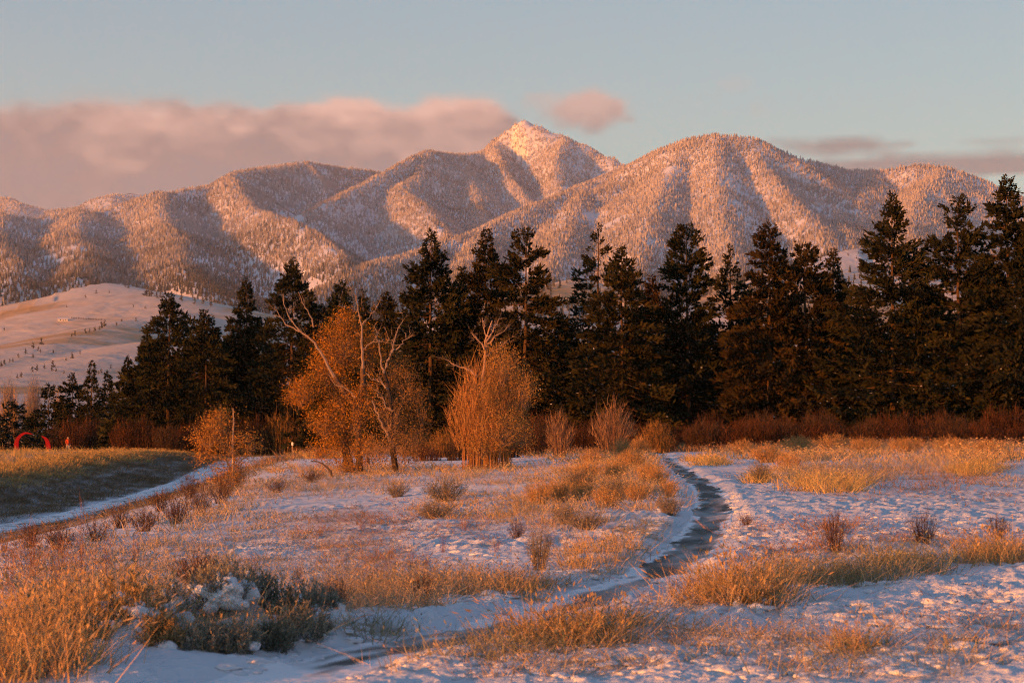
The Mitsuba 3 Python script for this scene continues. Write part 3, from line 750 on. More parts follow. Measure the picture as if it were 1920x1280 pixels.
CONIFERS = [  # tip pixel x, y, half width in pixels, distance, options, label
    (240, 668, 34, 205, dict(), 'dark conifer forming the low outer shoulder of the row, beside the small spire trees'),
    (275, 622, 40, 200, dict(), 'dark conifer rising behind the low outer shoulder of the row'),
    (318, 550, 72, 192, dict(power=0.75, lobes=0.45), 'tall dark conifer with ragged crown, first tall one at the open end of the row'),
    (386, 582, 58, 190, dict(power=0.7), 'rounded dark conifer standing between two taller pointed ones'),
    (432, 640, 50, 198, dict(), 'lower dark conifer behind the small orange tree'),
    (462, 520, 62, 200, dict(power=0.9, lobes=0.38), 'tall dark pointed conifer above the small orange tree with the bare pole'),
    (548, 485, 80, 192, dict(power=0.72), 'broad dark conifer just before the big orange cottonwood'),
    (600, 575, 52, 194, dict(), 'lower dark conifer hidden partly by the pale dead limb of the cottonwood'),
    (640, 527, 50, 170, dict(power=0.6, tone=(0.9, 1, 1.0)), 'narrow dark conifer rising directly behind the orange cottonwood crown'),
    (682, 546, 42, 174, dict(), 'small dark conifer tip behind the upright bare limb of the cottonwood'),
    (724, 550, 52, 160, dict(power=0.6, tone=(1.15, 1, 0.9)), 'rounded brownish conifer beside the forked grey snag'),
    (765, 590, 55, 168, dict(), 'low dark conifer between the forked snag and a tall spire'),
    (808, 432, 84, 150, dict(power=0.8, lobes=0.38, droop=0.15), 'tall spiky conifer with jagged outline between the snag and the bare topped willow'),
    (868, 505, 50, 162, dict(), 'lower dark conifer wedged between two tall spires behind the bare topped willow'),
    (912, 430, 66, 150, dict(power=0.75, tone=(1.2, 0.98, 0.9)), 'narrow brown green spire straight above the bare dead treetop'),
    (985, 432, 84, 146, dict(power=0.55, lobes=0.38, gaps=0.25, tone=(1.1, 0.97, 0.9)), 'broad rounded conifer with an open crown and pale gaps on one side'),
    (1055, 590, 50, 160, dict(), 'low dark conifer in the dip between the broad open crown and the drooping spruce'),
    (1122, 420, 78, 156, dict(power=0.75, droop=0.42, dens=0.9, whorl=0.6, gaps=0.3, upturn=0.3, lobes=0.38), 'open spruce with long drooping boughs and snow laden lower branches'),
    (1165, 464, 78, 143, dict(power=0.68, tone=(1.1, 1, 0.9)), 'dense conifer leaning against the drooping snow laden spruce'),
    (1222, 520, 54, 150, dict(power=0.6, tone=(1.5, 0.95, 0.9)), 'short rust tinged conifer in front of the pale hillside gap'),
    (1288, 425, 80, 147, dict(power=0.62, gaps=0.34, lobes=0.45, droop=0.12), 'conifer with a full dark top over a see-through middle showing the orange trunk'),
    (1330, 605, 60, 156, dict(), 'low dark conifer under the see-through gap'),
    (1368, 460, 62, 153, dict(power=0.85, dens=0.8, gaps=0.25, lobes=0.38), 'thin open conifer between the see-through one and a rusty column'),
    (1403, 550, 50, 158, dict(), 'low dark conifer filling the gap beside the rusty column'),
    (1442, 418, 66, 138, dict(power=0.55, tone=(1.35, 0.96, 0.85)), 'tall rusty column shaped conifer with a dark tip'),
    (1508, 460, 78, 138, dict(power=0.5, tone=(1.25, 0.97, 0.9)), 'dense round shouldered conifer beside the rusty column'),
    (1562, 468, 50, 145, dict(power=0.7, tone=(1.2, 0.97, 0.9)), 'slim conifer joined to the round shouldered one, next to a bright hill gap'),
    (1622, 575, 60, 150, dict(), 'low dark conifer below the bright hill gap'),
    (1672, 365, 98, 134, dict(power=0.75, lobes=0.38, gaps=0.15, droop=0.12), 'very tall pointed conifer standing free above the ridge beside the bright hill gap'),
    (1735, 540, 70, 142, dict(gaps=0.2), 'lower conifer between the two free standing giants'),
    (1796, 370, 105, 133, dict(power=0.6, lobes=0.45, gaps=0.3, droop=0.1, dens=0.95), 'giant conifer with an open double top and a visible orange trunk'),
    (1846, 480, 70, 140, dict(), 'lower dark conifer between the two largest trees'),
    (1888, 333, 98, 130, dict(power=0.68, lobes=0.45), 'tallest conifer, its tip highest of the whole row'),
    (1965, 345, 105, 128, dict(power=0.6), 'huge conifer cut by the frame edge beside the tallest one'),
    # the small ones far off on the other side
    (172, 676, 30, 262, dict(power=1.0, dens=0.8, whorl=0.6, lobes=0.2, droop=0.3), 'small spire shaped spruce with separate tiers standing over the pale hillside'),
    (136, 702, 36, 265, dict(power=0.6), 'small blunt conifer beside the spire shaped spruce'),
    (202, 697, 28, 262, dict(power=0.8, dens=0.85), 'small thin conifer between the spire shaped spruce and the tall row'),
    (92, 722, 38, 262, dict(power=0.6), 'small dark conifer between the golden aspens and the blunt conifer'),
    (118, 760, 30, 252, dict(), 'low dark conifer above the orange shrubs'),
    (152, 775, 34, 250, dict(tone=(1.1, 1.0, 0.8)), 'low olive conifer in front of the spire shaped spruce'),
    (64, 775, 30, 255, dict(), 'low dark conifer behind the snowy blue spruce'),
    (212, 735, 30, 250, dict(tone=(0.6, 0.8, 1.4), droop=0.3), 'blue grey snow dusted spruce beside the tall row'),
    (24, 752, 52, 240, dict(tone=(0.6, 0.85, 1.6), power=0.75), 'dark blue snow dusted spruce behind the red arch'),
]
SNOWY = {17: (560, 0.05, 0.62, 1.5), 41: (150, 0, 0.8, 1.3), 42: (260, 0, 0.85, 1.2), 15: (60, 0.2, 0.6, 1.0), 18: (30, 0, 0.5, 1), 22: (60, 0, 0.6, 1.0), 20: (70, 0, 0.5, 1.0), 19: (50, 0, 0.6, 1.0), 26: (70, 0, 0.6, 1.0), 25: (50, 0, 0.5, 1.0),
         12: (40, 0, 0.5, 1.0), 21: (70, 0, 0.9, 1.0), 28: (50, 0, 0.4, 1.0), 30: (60, 0.1, 0.5, 1.0), 27: (60, 0, 0.9, 1), 33: (50, 0, 0.6, 1), 32: (40, 0, 0.5, 1), 16: (60, 0, 0.8, 1), 29: (40, 0, 0.8, 1), 36: (40, 0, 0.8, 1)}
for idx, (px, py, hw, D, opt, label) in enumerate(CONIFERS):
    p = at(px, py, D)
    z0 = float(ground_plain(p[0], p[1]))
    H, R = p[2] - z0, hw / F * D * 2.0
    opt = dict(opt)
    if D > 200:
        opt.setdefault('twig', 0.62)
        opt.setdefault('whorl', 0.55)
    elif label.startswith('low'):
        opt.setdefault('twig', 0.6)
        opt.setdefault('power', 0.6)
    trunk, crown, br, L, t = conifer(H, R, 500 + idx, **opt)
    key = thing('conifer', label, 'conifer', 'conifers of the dark row' if idx < 34 else 'small conifers beyond the golden grass')
    tw = T().translate([float(p[0]), float(p[1]), z0])
    scene[key + '__trunk'] = trunk.out('leafy', to_world=tw)
    scene[key + '__crown'] = crown.out('leafy', to_world=tw)
    if idx in SNOWY:
        n, lo, hi, sz = SNOWY[idx]
        n = int(n * 1.8)
        pick = None
        v, f = snow_on(br, L, t, n, 900 + idx, lo, hi, sz)
        labels[key + '__snow'] = {'kind': 'stuff'}
        scene[key + '__snow'] = Mesh().add(v, f, (0.8, 0.82, 0.86)).out('leafy', to_world=tw)

g = RNG(57)
SHADED = {}
for x in np.arange(262, 1930, 46) + g.uniform(-12, 12, 37):
    D = float(g.uniform(163, 178)) + (34 if x < 660 else 0)
    p = at(x, g.uniform(596, 640) + (40 if x < 340 else 0), D)
    z0 = float(ground_plain(p[0], p[1]))
    H, R = p[2] - z0, float(g.uniform(46, 60)) / F * D * 1.9
    vi = int(g.integers(0, 6))
    if vi not in SHADED:
        trunk, crown, br, L, t = conifer(9.0, 4.4, 1500 + vi, twig=0.8, whorl=0.55, power=0.45, dens=0.9)
        SHADED[vi] = trunk.out('leafy'), crown.out('leafy')
    key = thing('shaded_conifer', 'low shaded conifer at the back of the row, hidden between the taller trees', 'conifer', 'shaded conifers at the back of the row')
    tw = T().translate([float(p[0]), float(p[1]), z0]).rotate([0, 0, 1], float(g.uniform(0, 360))).scale([R / 4.4, R / 4.4, float(H) / 9.0])
    scene[key + '__trunk'], scene[key + '__crown'] = {**SHADED[vi][0], 'to_world': tw}, {**SHADED[vi][1], 'to_world': tw}

# ------------------------------------------------------------------ the big cottonwood with its dead limbs, and the bare topped willow
BARK = (0.14, 0.095, 0.07)
DEADWOOD = (0.27, 0.20, 0.155)


def limb(px, Y, r0, r1, seed, sides=6, dY=0.0, wob=0.04):
    """A limb along these pixels of the photograph at about the distance Y."""
    g = RNG(seed)
    P = np.array(px, float)
    n = len(P)
    e = np.r_[0, np.cumsum(np.linalg.norm(np.diff(P, axis=0), axis=1))]
    u = np.linspace(0, e[-1], n * 3)
    X = np.c_[np.interp(u, e, P[:, 0]), np.interp(u, e, P[:, 1])]
    Q = at(X[:, 0], X[:, 1], Y + dY * np.linspace(0, 1, len(X)))
    Q = Q + g.normal(0, wob, Q.shape)
    return Q, np.linspace(r0, r1, len(Q)) , sides


def twiggy(Q, R, me, col, g, n=8, length=0.6, up=0.35, width=0.018):
    """Small bare twigs off a limb."""
    i = g.integers(len(Q) // 3, len(Q), n)
    A = unit(np.gradient(Q, axis=0))[i] + g.normal(0, 0.6, (n, 3)) + [0, 0, up]
    v, f, m = blades(Q[i], A, g.uniform(0.5, 1.2, n) * length, width, g.normal(0, 0.12, (n, 3)), g, 3)
    me.add(v, f, col)
    tip = Q[i] + unit(A) * (length * 0.5)
    k = n * 2
    j = g.integers(0, n, k)
    v, f, m = blades(tip[j], unit(A)[j] + g.normal(0, 0.6, (k, 3)), g.uniform(0.3, 0.8, k) * length, width * 0.7, g.normal(0, 0.08, (k, 3)), g, 2)
    me.add(v, f, col)


D0 = 76.0
g = RNG(71)
cot = thing('cottonwood', 'large cottonwood with bright orange leaves and pale dead upper limbs', 'tree')
trunks, dead = Mesh(), []
base_z = float(ground_plain(*at(655, 870, D0)[:2]))


def root(px, py, dy=0.0):
    p = at(px, py, D0 + dy)
    return p


for px, r0, r1, dy in (([(652, 884), (650, 850), (645, 800), (640, 760), (640, 720), (648, 670), (655, 630)], 0.17, 0.04, 0.6),
                       ([(676, 884), (672, 840), (670, 800), (672, 773), (680, 720), (681, 690)], 0.16, 0.10, 0.0),
                       ([(664, 884), (655, 850), (640, 815), (622, 790), (605, 775)], 0.09, 0.03, 0.3),
                       ([(672, 773), (645, 735), (627, 707)], 0.12, 0.10, 0.0)):
    Q, R, sd = limb(px, D0 + dy, r0, r1, int(px[0][0]), 7, wob=0.02)
    v, f = tube(Q, R, sd)
    trunks.add(v, f, BARK)
scene[cot + '__trunk'] = trunks.out('leafy', smooth=True)
DEAD = [
    ([(627, 707), (607, 670), (590, 643), (562, 620), (545, 600), (534, 573), (530, 552)], 0.10, 0.018, 0),
    ([(562, 620), (535, 607), (522, 588), (514, 572)], 0.05, 0.012, -0.4),
    ([(588, 612), (580, 587), (568, 570), (560, 547)], 0.05, 0.012, 0.5),
    ([(681, 690), (679, 653), (677, 610), (672, 580), (667, 553)], 0.095, 0.02, 0),
    ([(677, 610), (693, 593), (704, 580), (711, 566)], 0.05, 0.012, 0.3),
    ([(680, 655), (700, 640), (722, 642), (740, 634)], 0.04, 0.012, -0.5),
    ([(668, 745), (650, 728), (630, 722), (612, 700)], 0.045, 0.012, 0.4),
]
for k, (px, r0, r1, dy) in enumerate(DEAD):
    Q, R, sd = limb(px, D0 - 1.5 + dy, r0 * 0.68, r1 * 0.7, 300 + k, 6, 0, 0.018)
    me = Mesh().add(*tube(Q, R, sd), DEADWOOD)
    twiggy(Q, R, me, DEADWOOD, RNG(320 + k), 7, 0.55)
    key = cot + '__dead_limb' + (f'_{k:03d}' if k else '')
    scene[key] = me.out('leafy', smooth=False)

LOBES = [  # pixel centre, half sizes, depth offset, leaves, brightness
    (640, 640, 52, 52, 0.0, 4200, 1.15), (690, 650, 34, 48, 0.6, 1500, 0.9), (612, 690, 44, 40, 0.5, 1900, 1.0), (572, 728, 40, 26, -0.3, 1700, 1.05), (640, 730, 50, 44, 0.2, 1800, 0.95),
    (612, 790, 42, 40, -0.4, 1900, 0.95), (650, 815, 46, 42, 0.6, 1500, 0.85), (600, 838, 26, 22, 0.0, 700, 0.95), (560, 745, 26, 14, 0.3, 700, 1.0), (650, 600, 26, 20, 0, 900, 1.15), (690, 735, 36, 40, -0.4, 900, 0.85), (640, 860, 60, 26, -0.6, 900, 0.8), (690, 840, 34, 40, -0.5, 700, 0.8), (665, 780, 40, 40, -0.5, 900, 0.85)]


def leaf_lobes(lobes, D, tones, seed, size=0.062, tw=0.14):
    lobes = [(*q[:5], int(q[5] * 1.25), q[6]) for q in lobes]
    size = size * 0.8 if size > 0.063 else size
    g = RNG(seed)
    lv, tg = Mesh(), Mesh()
    for cx, cy, rx, ry, dy, n, br in lobes:
        nc = max(6, n // 34)
        u = unit(g.normal(size=(nc, 3))) * (g.uniform(0.05, 1, (nc, 1)) ** 0.45)
        c = at(cx, cy, D + dy) + u * np.array([rx, (rx + ry) * 0.5, ry]) / F * D
        i = g.integers(0, nc, n)
        P = c[i] + g.normal(0, 0.2, (n, 3)) * [1, 1, 0.85]
        v, f = cards(P, g.normal(size=(n, 3)) + [0, 0, -0.3], g.uniform(0.6, 1.3, n) * size, g.uniform(0.6, 1.1, n) * size * 0.85, g, mid=0.5)
        pick = g.integers(0, len(tones), n)
        col = np.array(tones)[pick] * g.uniform(0.75, 1.25, (n, 1)) * g.uniform(0.85, 1.15, nc)[i][:, None]
        lv.add(v, f, np.repeat(col, 4, 0))
        k = nc
        o = at(cx, cy + ry * 0.7, D + dy) + g.normal(0, 0.12, (k, 3))
        A = c - o
        v, f, m = blades(o, A, np.linalg.norm(A, axis=1) * 1.12, 0.026, np.c_[g.normal(0, 0.12, (k, 2)), g.uniform(-0.2, 0.1, k)], g, 3)
        tg.add(v, f, (0.26, 0.17, 0.11))
        q = k * 3
        j = g.integers(0, k, q)
        v, f, m = blades(o[j] + A[j] * g.uniform(0.5, 1, (q, 1)), A[j] * 0.4 / np.linalg.norm(A[j], axis=1, keepdims=True) + g.normal(0, 0.4, (q, 3)), g.uniform(0.25, 0.6, q), 0.016, g.normal(0, 0.06, (q, 3)), g, 2)
        tg.add(v, f, (0.30, 0.19, 0.11))
    return lv, tg


ORANGE = [(0.40, 0.165, 0.022), (0.47, 0.215, 0.028), (0.26, 0.105, 0.02), (0.32, 0.165, 0.035)]
lv, tg = leaf_lobes(LOBES, D0, ORANGE, 81)
scene[cot + '__crown'] = lv.out('leafy')
scene[cot + '__twigs'] = tg.out('leafy')

sn = thing('snag', 'forked grey dead tree with a dark trunk and thin brown leaves beside the orange cottonwood', 'tree')
SN = [([(742, 884), (737, 850), (735, 815), (733, 780), (732, 753), (727, 727), (720, 700)], 0.13, 0.07, 0.4, (0.055, 0.04, 0.032)), ([(720, 700), (725, 680), (731, 664), (740, 637), (750, 610), (756, 598)], 0.06, 0.012, 0.4, DEADWOOD),
      ([(720, 700), (713, 670), (710, 647), (706, 625), (703, 608)], 0.05, 0.012, 0.8, DEADWOOD), ([(733, 660), (745, 650), (758, 635), (762, 622)], 0.04, 0.012, 0.1, DEADWOOD), ([(697, 752), (708, 778), (722, 808), (738, 838)], 0.03, 0.05, -0.5, DEADWOOD),
      ([(727, 727), (712, 716), (700, 712), (686, 700)], 0.04, 0.012, 0.2, DEADWOOD), ([(734, 770), (722, 762), (712, 742), (705, 730)], 0.035, 0.012, 0.0, DEADWOOD)]
k = 0
for j, (px, r0, r1, dy, col) in enumerate(SN):
    Q, R, sd = limb(px, D0 - 2 + dy, r0, r1, 400 + j, 7 if j == 0 else 6, 0.3, 0.02 if j == 0 else 0.04)
    me = Mesh().add(*tube(Q, R, sd), col)
    if j:
        twiggy(Q, R, me, DEADWOOD, RNG(420 + j), 8, 0.5)
    scene[sn + ('__trunk' if j == 0 else '__limb' + (f'_{j:03d}' if j > 1 else ''))] = me.out('leafy')
BROWN = [(0.24, 0.13, 0.05), (0.30, 0.17, 0.05), (0.18, 0.10, 0.045)]
lv, tg = leaf_lobes([(760, 720, 40, 50, 1.0, 1300, 0.8), (735, 780, 46, 50, -1.6, 900, 0.8), (735, 760, 46, 60, 0.9, 1300, 0.8), (775, 800, 44, 50, 1.4, 1300, 0.7), (712, 830, 34, 40, -2.6, 700, 0.8), (760, 845, 40, 30, -2.4, 900, 0.7), (735, 690, 34, 40, 1.2, 900, 0.8), (790, 760, 24, 50, 1.0, 600, 0.7)], D0, BROWN, 83, 0.075)
scene[sn + '__crown'] = lv.out('leafy')
scene[sn + '__twigs'] = tg.out('leafy')


def fan_bush(W, H, n, seed, col, tw=0.022, spread=0.55, leaf=None, nleaf=0, lsize=0.05, curve=0.25, sub=3, width0=0.02, footr=0.16):
    """A bush of many thin stems fanning up from the ground; width W, height H; its own origin at the foot."""
    g = RNG(seed)
    stems, n, nleaf = Mesh(), int(n), int(nleaf)
    a = g.uniform(0, 2 * np.pi, n)
    q = np.sqrt(g.uniform(0, 1, n))
    foot = np.c_[np.cos(a) * q * W * footr, np.sin(a) * q * W * footr, np.full(n, -0.06)]
    tgt = np.c_[np.cos(a) * q * W * 0.5, np.sin(a) * q * W * 0.5, H * np.sqrt(np.clip(1 - 0.72 * q ** 2.2, 0.05, 1)) * g.uniform(0.72, 1.04, n)]
    d = tgt - foot
    L = np.linalg.norm(d, axis=1)
    lean = np.c_[np.cos(a) * q, np.sin(a) * q, np.zeros(n)] * (L * curve * spread)[:, None]
    v, f, m = blades(foot, d - lean * 0.6, L, width0 * g.uniform(0.7, 1.3, n), lean * 0.6 + g.normal(0, 0.03, (n, 3)) * L[:, None], g, 3)
    c = np.array(col) * g.uniform(0.7, 1.3, (n, 1)) * g.uniform(0.92, 1.08, (n, 3))
    stems.add(v, f, np.repeat(c, m, 0))
    k = int(n * sub)
    i = g.integers(0, n, k)
    s = g.uniform(0.3, 0.97, k)
    P = foot[i] + d[i] * s[:, None]
    v, f, m = blades(P, unit(d[i]) + g.normal(0, 0.38, (k, 3)) + [0, 0, 0.2], L[i] * g.uniform(0.12, 0.32, k), tw * g.uniform(0.6, 1.2, k), g.normal(0, 0.03, (k, 3)), g, 2)
    stems.add(v, f, np.repeat(c[i] * g.uniform(0.9, 1.2, (k, 1)), m, 0))
    out = [stems]
    if nleaf:
        i = g.integers(0, n, nleaf)
        s = g.uniform(0.25, 1.02, nleaf)
        P = foot[i] + d[i] * s[:, None] + g.normal(0, 0.07, (nleaf, 3)) * min(1.0, H / 1.5)
        v, f = cards(P, g.normal(size=(nleaf, 3)) + unit(d[i]), g.uniform(0.6, 1.3, nleaf) * lsize, g.uniform(0.35, 0.6, nleaf) * lsize, g)
        lc = np.array(leaf)[g.integers(0, len(leaf), nleaf)] * g.uniform(0.7, 1.3, (nleaf, 1))
        out.append(Mesh().add(v, f, np.repeat(lc, 4, 0)))
    return out


def stand(px, py, D=None):
    """The foot point at this pixel of the photograph (D: at that distance, dropped to the ground)."""
    if D is None:
        p, ok = ray_ground(np.array([px], float), np.array([py], float))
        p = p[0]
    else:
        p = at(px, py, D)
    return np.array([p[0], p[1], float(ground(p[0], p[1]))])


wl = thing('willow', 'rounded golden brown willow with a bare dead treetop standing out of it', 'tree')
p = stand(915, 860, 73)
DW = 73.0
zz = float(at(930, 640, DW)[2] - p[2])
st, lf = fan_bush(165 / F * DW, zz * 0.92, 520, 91, (0.36, 0.19, 0.075), 0.02, 0.9, [(0.34, 0.16, 0.04), (0.28, 0.13, 0.04), (0.36, 0.19, 0.055)], 1500, 0.06, 0.9, 6, 0.022, 0.30)
tw_ = T().translate(p.tolist())
scene[wl + '__stems'] = st.out('leafy', to_world=tw_)
lv, tg = leaf_lobes([(942, 688, 34, 40, -0.8, 1500, 1), (982, 728, 30, 42, -0.5, 1300, 1), (916, 742, 30, 36, -0.8, 1100, 1), (945, 800, 46, 42, -1.2, 1900, 1), (978, 815, 26, 30, -0.4, 800, 0.9), (884, 775, 22, 30, -0.3, 500, 0.9), (900, 835, 40, 22, -1.0, 900, 0.9), (925, 655, 20, 20, -0.3, 400, 1)], DW,
                    [(0.34, 0.19, 0.055), (0.27, 0.145, 0.045), (0.38, 0.23, 0.075)], 93, 0.07)
scene[wl + '__crown'] = lv.out('leafy')
scene[wl + '__twigs'] = tg.out('leafy')
scene[wl + '__leaves'] = lf.out('leafy', to_world=tw_)
WS = [([(905, 862), (904, 800), (903, 733), (907, 687), (910, 653), (916, 625), (919, 600)], 0.14, 0.02), ([(897, 707), (880, 693), (857, 685), (842, 677)], 0.06, 0.014), ([(910, 653), (897, 640), (886, 626)], 0.04, 0.012), ([(911, 650), (925, 635), (945, 620)], 0.045, 0.012),
      ([(912, 640), (924, 622), (934, 598)], 0.04, 0.012), ([(908, 668), (932, 655), (950, 640)], 0.035, 0.012), ([(914, 632), (908, 612), (904, 596)], 0.03, 0.01)]
for j, (px, r0, r1) in enumerate(WS):
    Q, R, sd = limb(px, DW - 0.3, r0, r1, 440 + j, 6, 0.0, 0.03)
    me = Mesh().add(*tube(Q, R, sd), (0.36, 0.24, 0.17))
    if j:
        twiggy(Q, R, me, DEADWOOD, RNG(460 + j), 10, 0.5)
    scene[wl + ('__trunk' if j == 0 else '__limb' + (f'_{j:03d}' if j > 1 else ''))] = me.out('leafy')

st_key = thing('small_cottonwood', 'small orange leaved tree with a bare pale stem, at the edge of the hollow', 'tree')
D1 = 62.0
lv, tg = leaf_lobes([(408, 800, 26, 32, 0, 900, 1), (385, 825, 30, 22, 0.3, 600, 1), (430, 830, 44, 26, 0, 700, 1), (470, 835, 20, 20, 0.2, 360, 1), (430, 870, 36, 22, 0, 500, 1), (425, 900, 34, 18, 0, 420, 1), (410, 780, 14, 16, 0, 220, 1), (375, 850, 22, 14, 0.2, 260, 1)], D1,
                    [(0.38, 0.18, 0.04), (0.43, 0.23, 0.05), (0.30, 0.14, 0.04)], 87, 0.075)
scene[st_key + '__crown'] = lv.out('leafy')
scene[st_key + '__twigs'] = tg.out('leafy')
foot = stand(436, 905, D1)
q1 = at(437, 765, D1)
Q = np.vstack([foot - [0, 0, 0.1], at(437, 870, D1), at(436, 830, D1), at(438, 795, D1), q1])
scene[st_key + '__trunk'] = Mesh().add(*tube(Q, [0.05, 0.042, 0.035, 0.026, 0.012]), (0.5, 0.36, 0.26)).out('leafy')
me = Mesh()
for j in range(6):
    b = at(436 + g.uniform(-4, 4), 880 - 6 * j, D1)
    e = at(436 + [-40, 34, -24, 20, -52, 44][j], [810, 850, 780, 815, 850, 835][j], D1 + g.uniform(-0.3, 0.3))
    me.add(*tube(wander(b, e, 6, 0.12, g), np.linspace(0.025, 0.008, 6), 5), BARK)
scene[st_key + '__limb'] = me.out('leafy')

# ------------------------------------------------------------------ bushes
PROTO = {}


def bush(name, label, category, group, px, py, wpx, hpx, kind, D=None):
    p = stand(px, py, D)
    d = p[1]
    W, H = wpx / F * d, hpx / F * d
    variants = 4 if kind in ('red', 'olive') else 3
    key = thing(name, label, category, group)
    vi = _count[name] % variants
    if (kind, vi) not in PROTO:
        sd = 700 + vi + 20 * len(PROTO)
        if kind == 'red':
            t = np.array([(0.075, 0.040, 0.025), (0.062, 0.040, 0.028), (0.085, 0.038, 0.021), (0.068, 0.034, 0.021)][vi])
            o = fan_bush(2.2, 2.0, 230, sd, t, 0.03, 0.8, [t * 1.15, t * 0.85], 700, 0.07, 0.4, 4, 0.028, 0.36)
        elif kind == 'olive':
            o = fan_bush(2.2, 2.0, 230, sd, (0.20, 0.11, 0.04), 0.03, 0.8, [(0.22, 0.13, 0.035), (0.18, 0.10, 0.03)], 800, 0.08, 0.4, 4, 0.028, 0.36)
        elif kind == 'pale':
            o = fan_bush(1.7, 1.9, 170, sd, (0.24, 0.145, 0.085), 0.022, 1.0, None, 0, 0.05, 0.6, 4, 0.024)
        elif kind == 'rust':
            o = fan_bush(1.2, 1.0, 120, sd, (0.085, 0.048, 0.034), 0.012, 1.0, [(0.17, 0.07, 0.035)], 160, 0.03, 0.7, 5, 0.013)
        elif kind == 'rabbit':
            o = fan_bush(1.0, 0.8, 220, sd, (0.40, 0.24, 0.10), 0.012, 0.9, [(0.48, 0.29, 0.12), (0.40, 0.22, 0.09)], 900, 0.035, 0.5, 4, 0.011)
        elif kind == 'sage':
            o = fan_bush(1.0, 0.8, 150, sd, (0.20, 0.16, 0.12), 0.013, 1.0, [(0.22, 0.21, 0.14), (0.17, 0.16, 0.12), (0.27, 0.22, 0.14)], 1900, 0.032, 0.6, 4, 0.012)
        elif kind == 'weed':
            o = fan_bush(0.5, 0.8, 26, sd, (0.22, 0.10, 0.06), 0.008, 0.6, [(0.10, 0.05, 0.04), (0.2, 0.09, 0.05)], 90, 0.03, 0.3, 3, 0.008)
        PROTO[(kind, vi)] = [m.out('leafy') for m in o]
    o = PROTO[(kind, vi)]
    ref = {'red': (2.2, 2.0), 'olive': (2.2, 2.0), 'pale': (1.7, 1.9), 'rust': (1.2, 1.0), 'rabbit': (1.0, 0.8), 'sage': (1.0, 0.8), 'weed': (0.5, 0.8)}[kind]
    g = RNG(int(px * 7 + py))
    tw = T().translate(p.tolist()).rotate([0, 0, 1], float(g.uniform(0, 360))).scale([W / ref[0], W / ref[0], H / ref[1]])
    scene[key + '__stems'] = {**o[0], 'to_world': tw}
    if len(o) > 1:
        scene[key + '__leaves'] = {**o[1], 'to_world': tw}
    return key, p, W, H


g = RNG(31)
RED = 'dense dark red leafless shrub in the thicket band at the foot of the conifers'
for row, (D, n) in enumerate(((112, 26), (117, 24), (124, 22))):
    for x in np.linspace(985, 1945, n) + g.uniform(-22, 22, n):
        if g.uniform() < 0.12:
            continue
        h = g.uniform(0.45, 1.08)
        top = np.interp(x, [985, 1250, 1400, 1920], [778, 785, 776, 772])
        z0 = float(ground_plain(*at(x, 800, D)[:2]))
        ybase = 805 - (z0 - 1.65) / D * F
        bush('red_shrub', RED, 'shrub', 'red shrubs at the foot of the conifers', x, ybase, g.uniform(66, 104) * 112 / D, (ybase - top) * h * (1.0 + 0.06 * row), 'red', D)
for x in np.linspace(110, 480, 15) + g.uniform(-10, 10, 15):
    D = g.uniform(236, 246) if x < 225 else g.uniform(172, 178)
    z0 = float(ground_plain(*at(x, 800, D)[:2]))
    ybase = 805 - (z0 - 1.65) / D * F
    bush('red_shrub', 'dark red leafless shrub in the row behind the far golden grass and the red arches', 'shrub', 'red shrubs behind the far golden grass', x, ybase, 62, (ybase - g.uniform(778, 796)), 'red', D)
for x, top, w, D, kind, lab in ((525, 772, 100, 177, 'olive', 'large olive brown bush behind the white topped post'), (470, 786, 60, 178, 'red', None), (578, 786, 70, 177, 'red', None), (840, 800, 70, 96, 'olive', 'brown bush between the forked snag and the bare topped willow'),
                           (800, 835, 70, 90, 'red', None), (1000, 800, 60, 96, 'red', None), (955, 806, 60, 92, 'red', None), (1230, 790, 80, 104, 'olive', 'olive brown bush above the far end of the footpath'), (860, 820, 60, 90, 'red', None), (780, 800, 70, 100, 'olive', 'dark brown bush behind the forked snag')):
    z0 = float(ground_plain(*at(x, 800, D)[:2]))
    ybase = 805 - (z0 - 1.65) / D * F
    bush('red_shrub' if kind == 'red' else 'brown_bush', lab or 'dark red leafless shrub among the cottonwood, the snag and the bare topped willow', 'shrub' if kind == 'red' else 'bush', 'red shrubs round the orange trees' if kind == 'red' else None, x, ybase, w, ybase - top, kind, D)
for x, base, w, h, lab in ((1050, 850, 66, 88, 'pale twiggy leafless shrub standing before the dark red thicket, smaller of two'), (1150, 845, 100, 105, 'pale twiggy leafless shrub with wide fan of bare stems above the sagebrush, larger of two')):
    bush('bare_shrub', lab, 'shrub', None, x, base, w, h, 'pale', 90)
for x, y, w, h in ((270, 1000, 70, 50), (330, 985, 70, 60), (375, 965, 60, 60), (110, 1035, 80, 50), (55, 1030, 60, 50), (180, 1018, 70, 50), (415, 945, 60, 60), (355, 935, 50, 50), (300, 960, 50, 46), (445, 915, 50, 50), (225, 990, 60, 46)):
    bush('rust_shrub', 'rusty brown twiggy low shrub along the edge of the hollow', 'shrub', 'rusty shrubs along the edge of the hollow', x, y, w, h, 'rust')
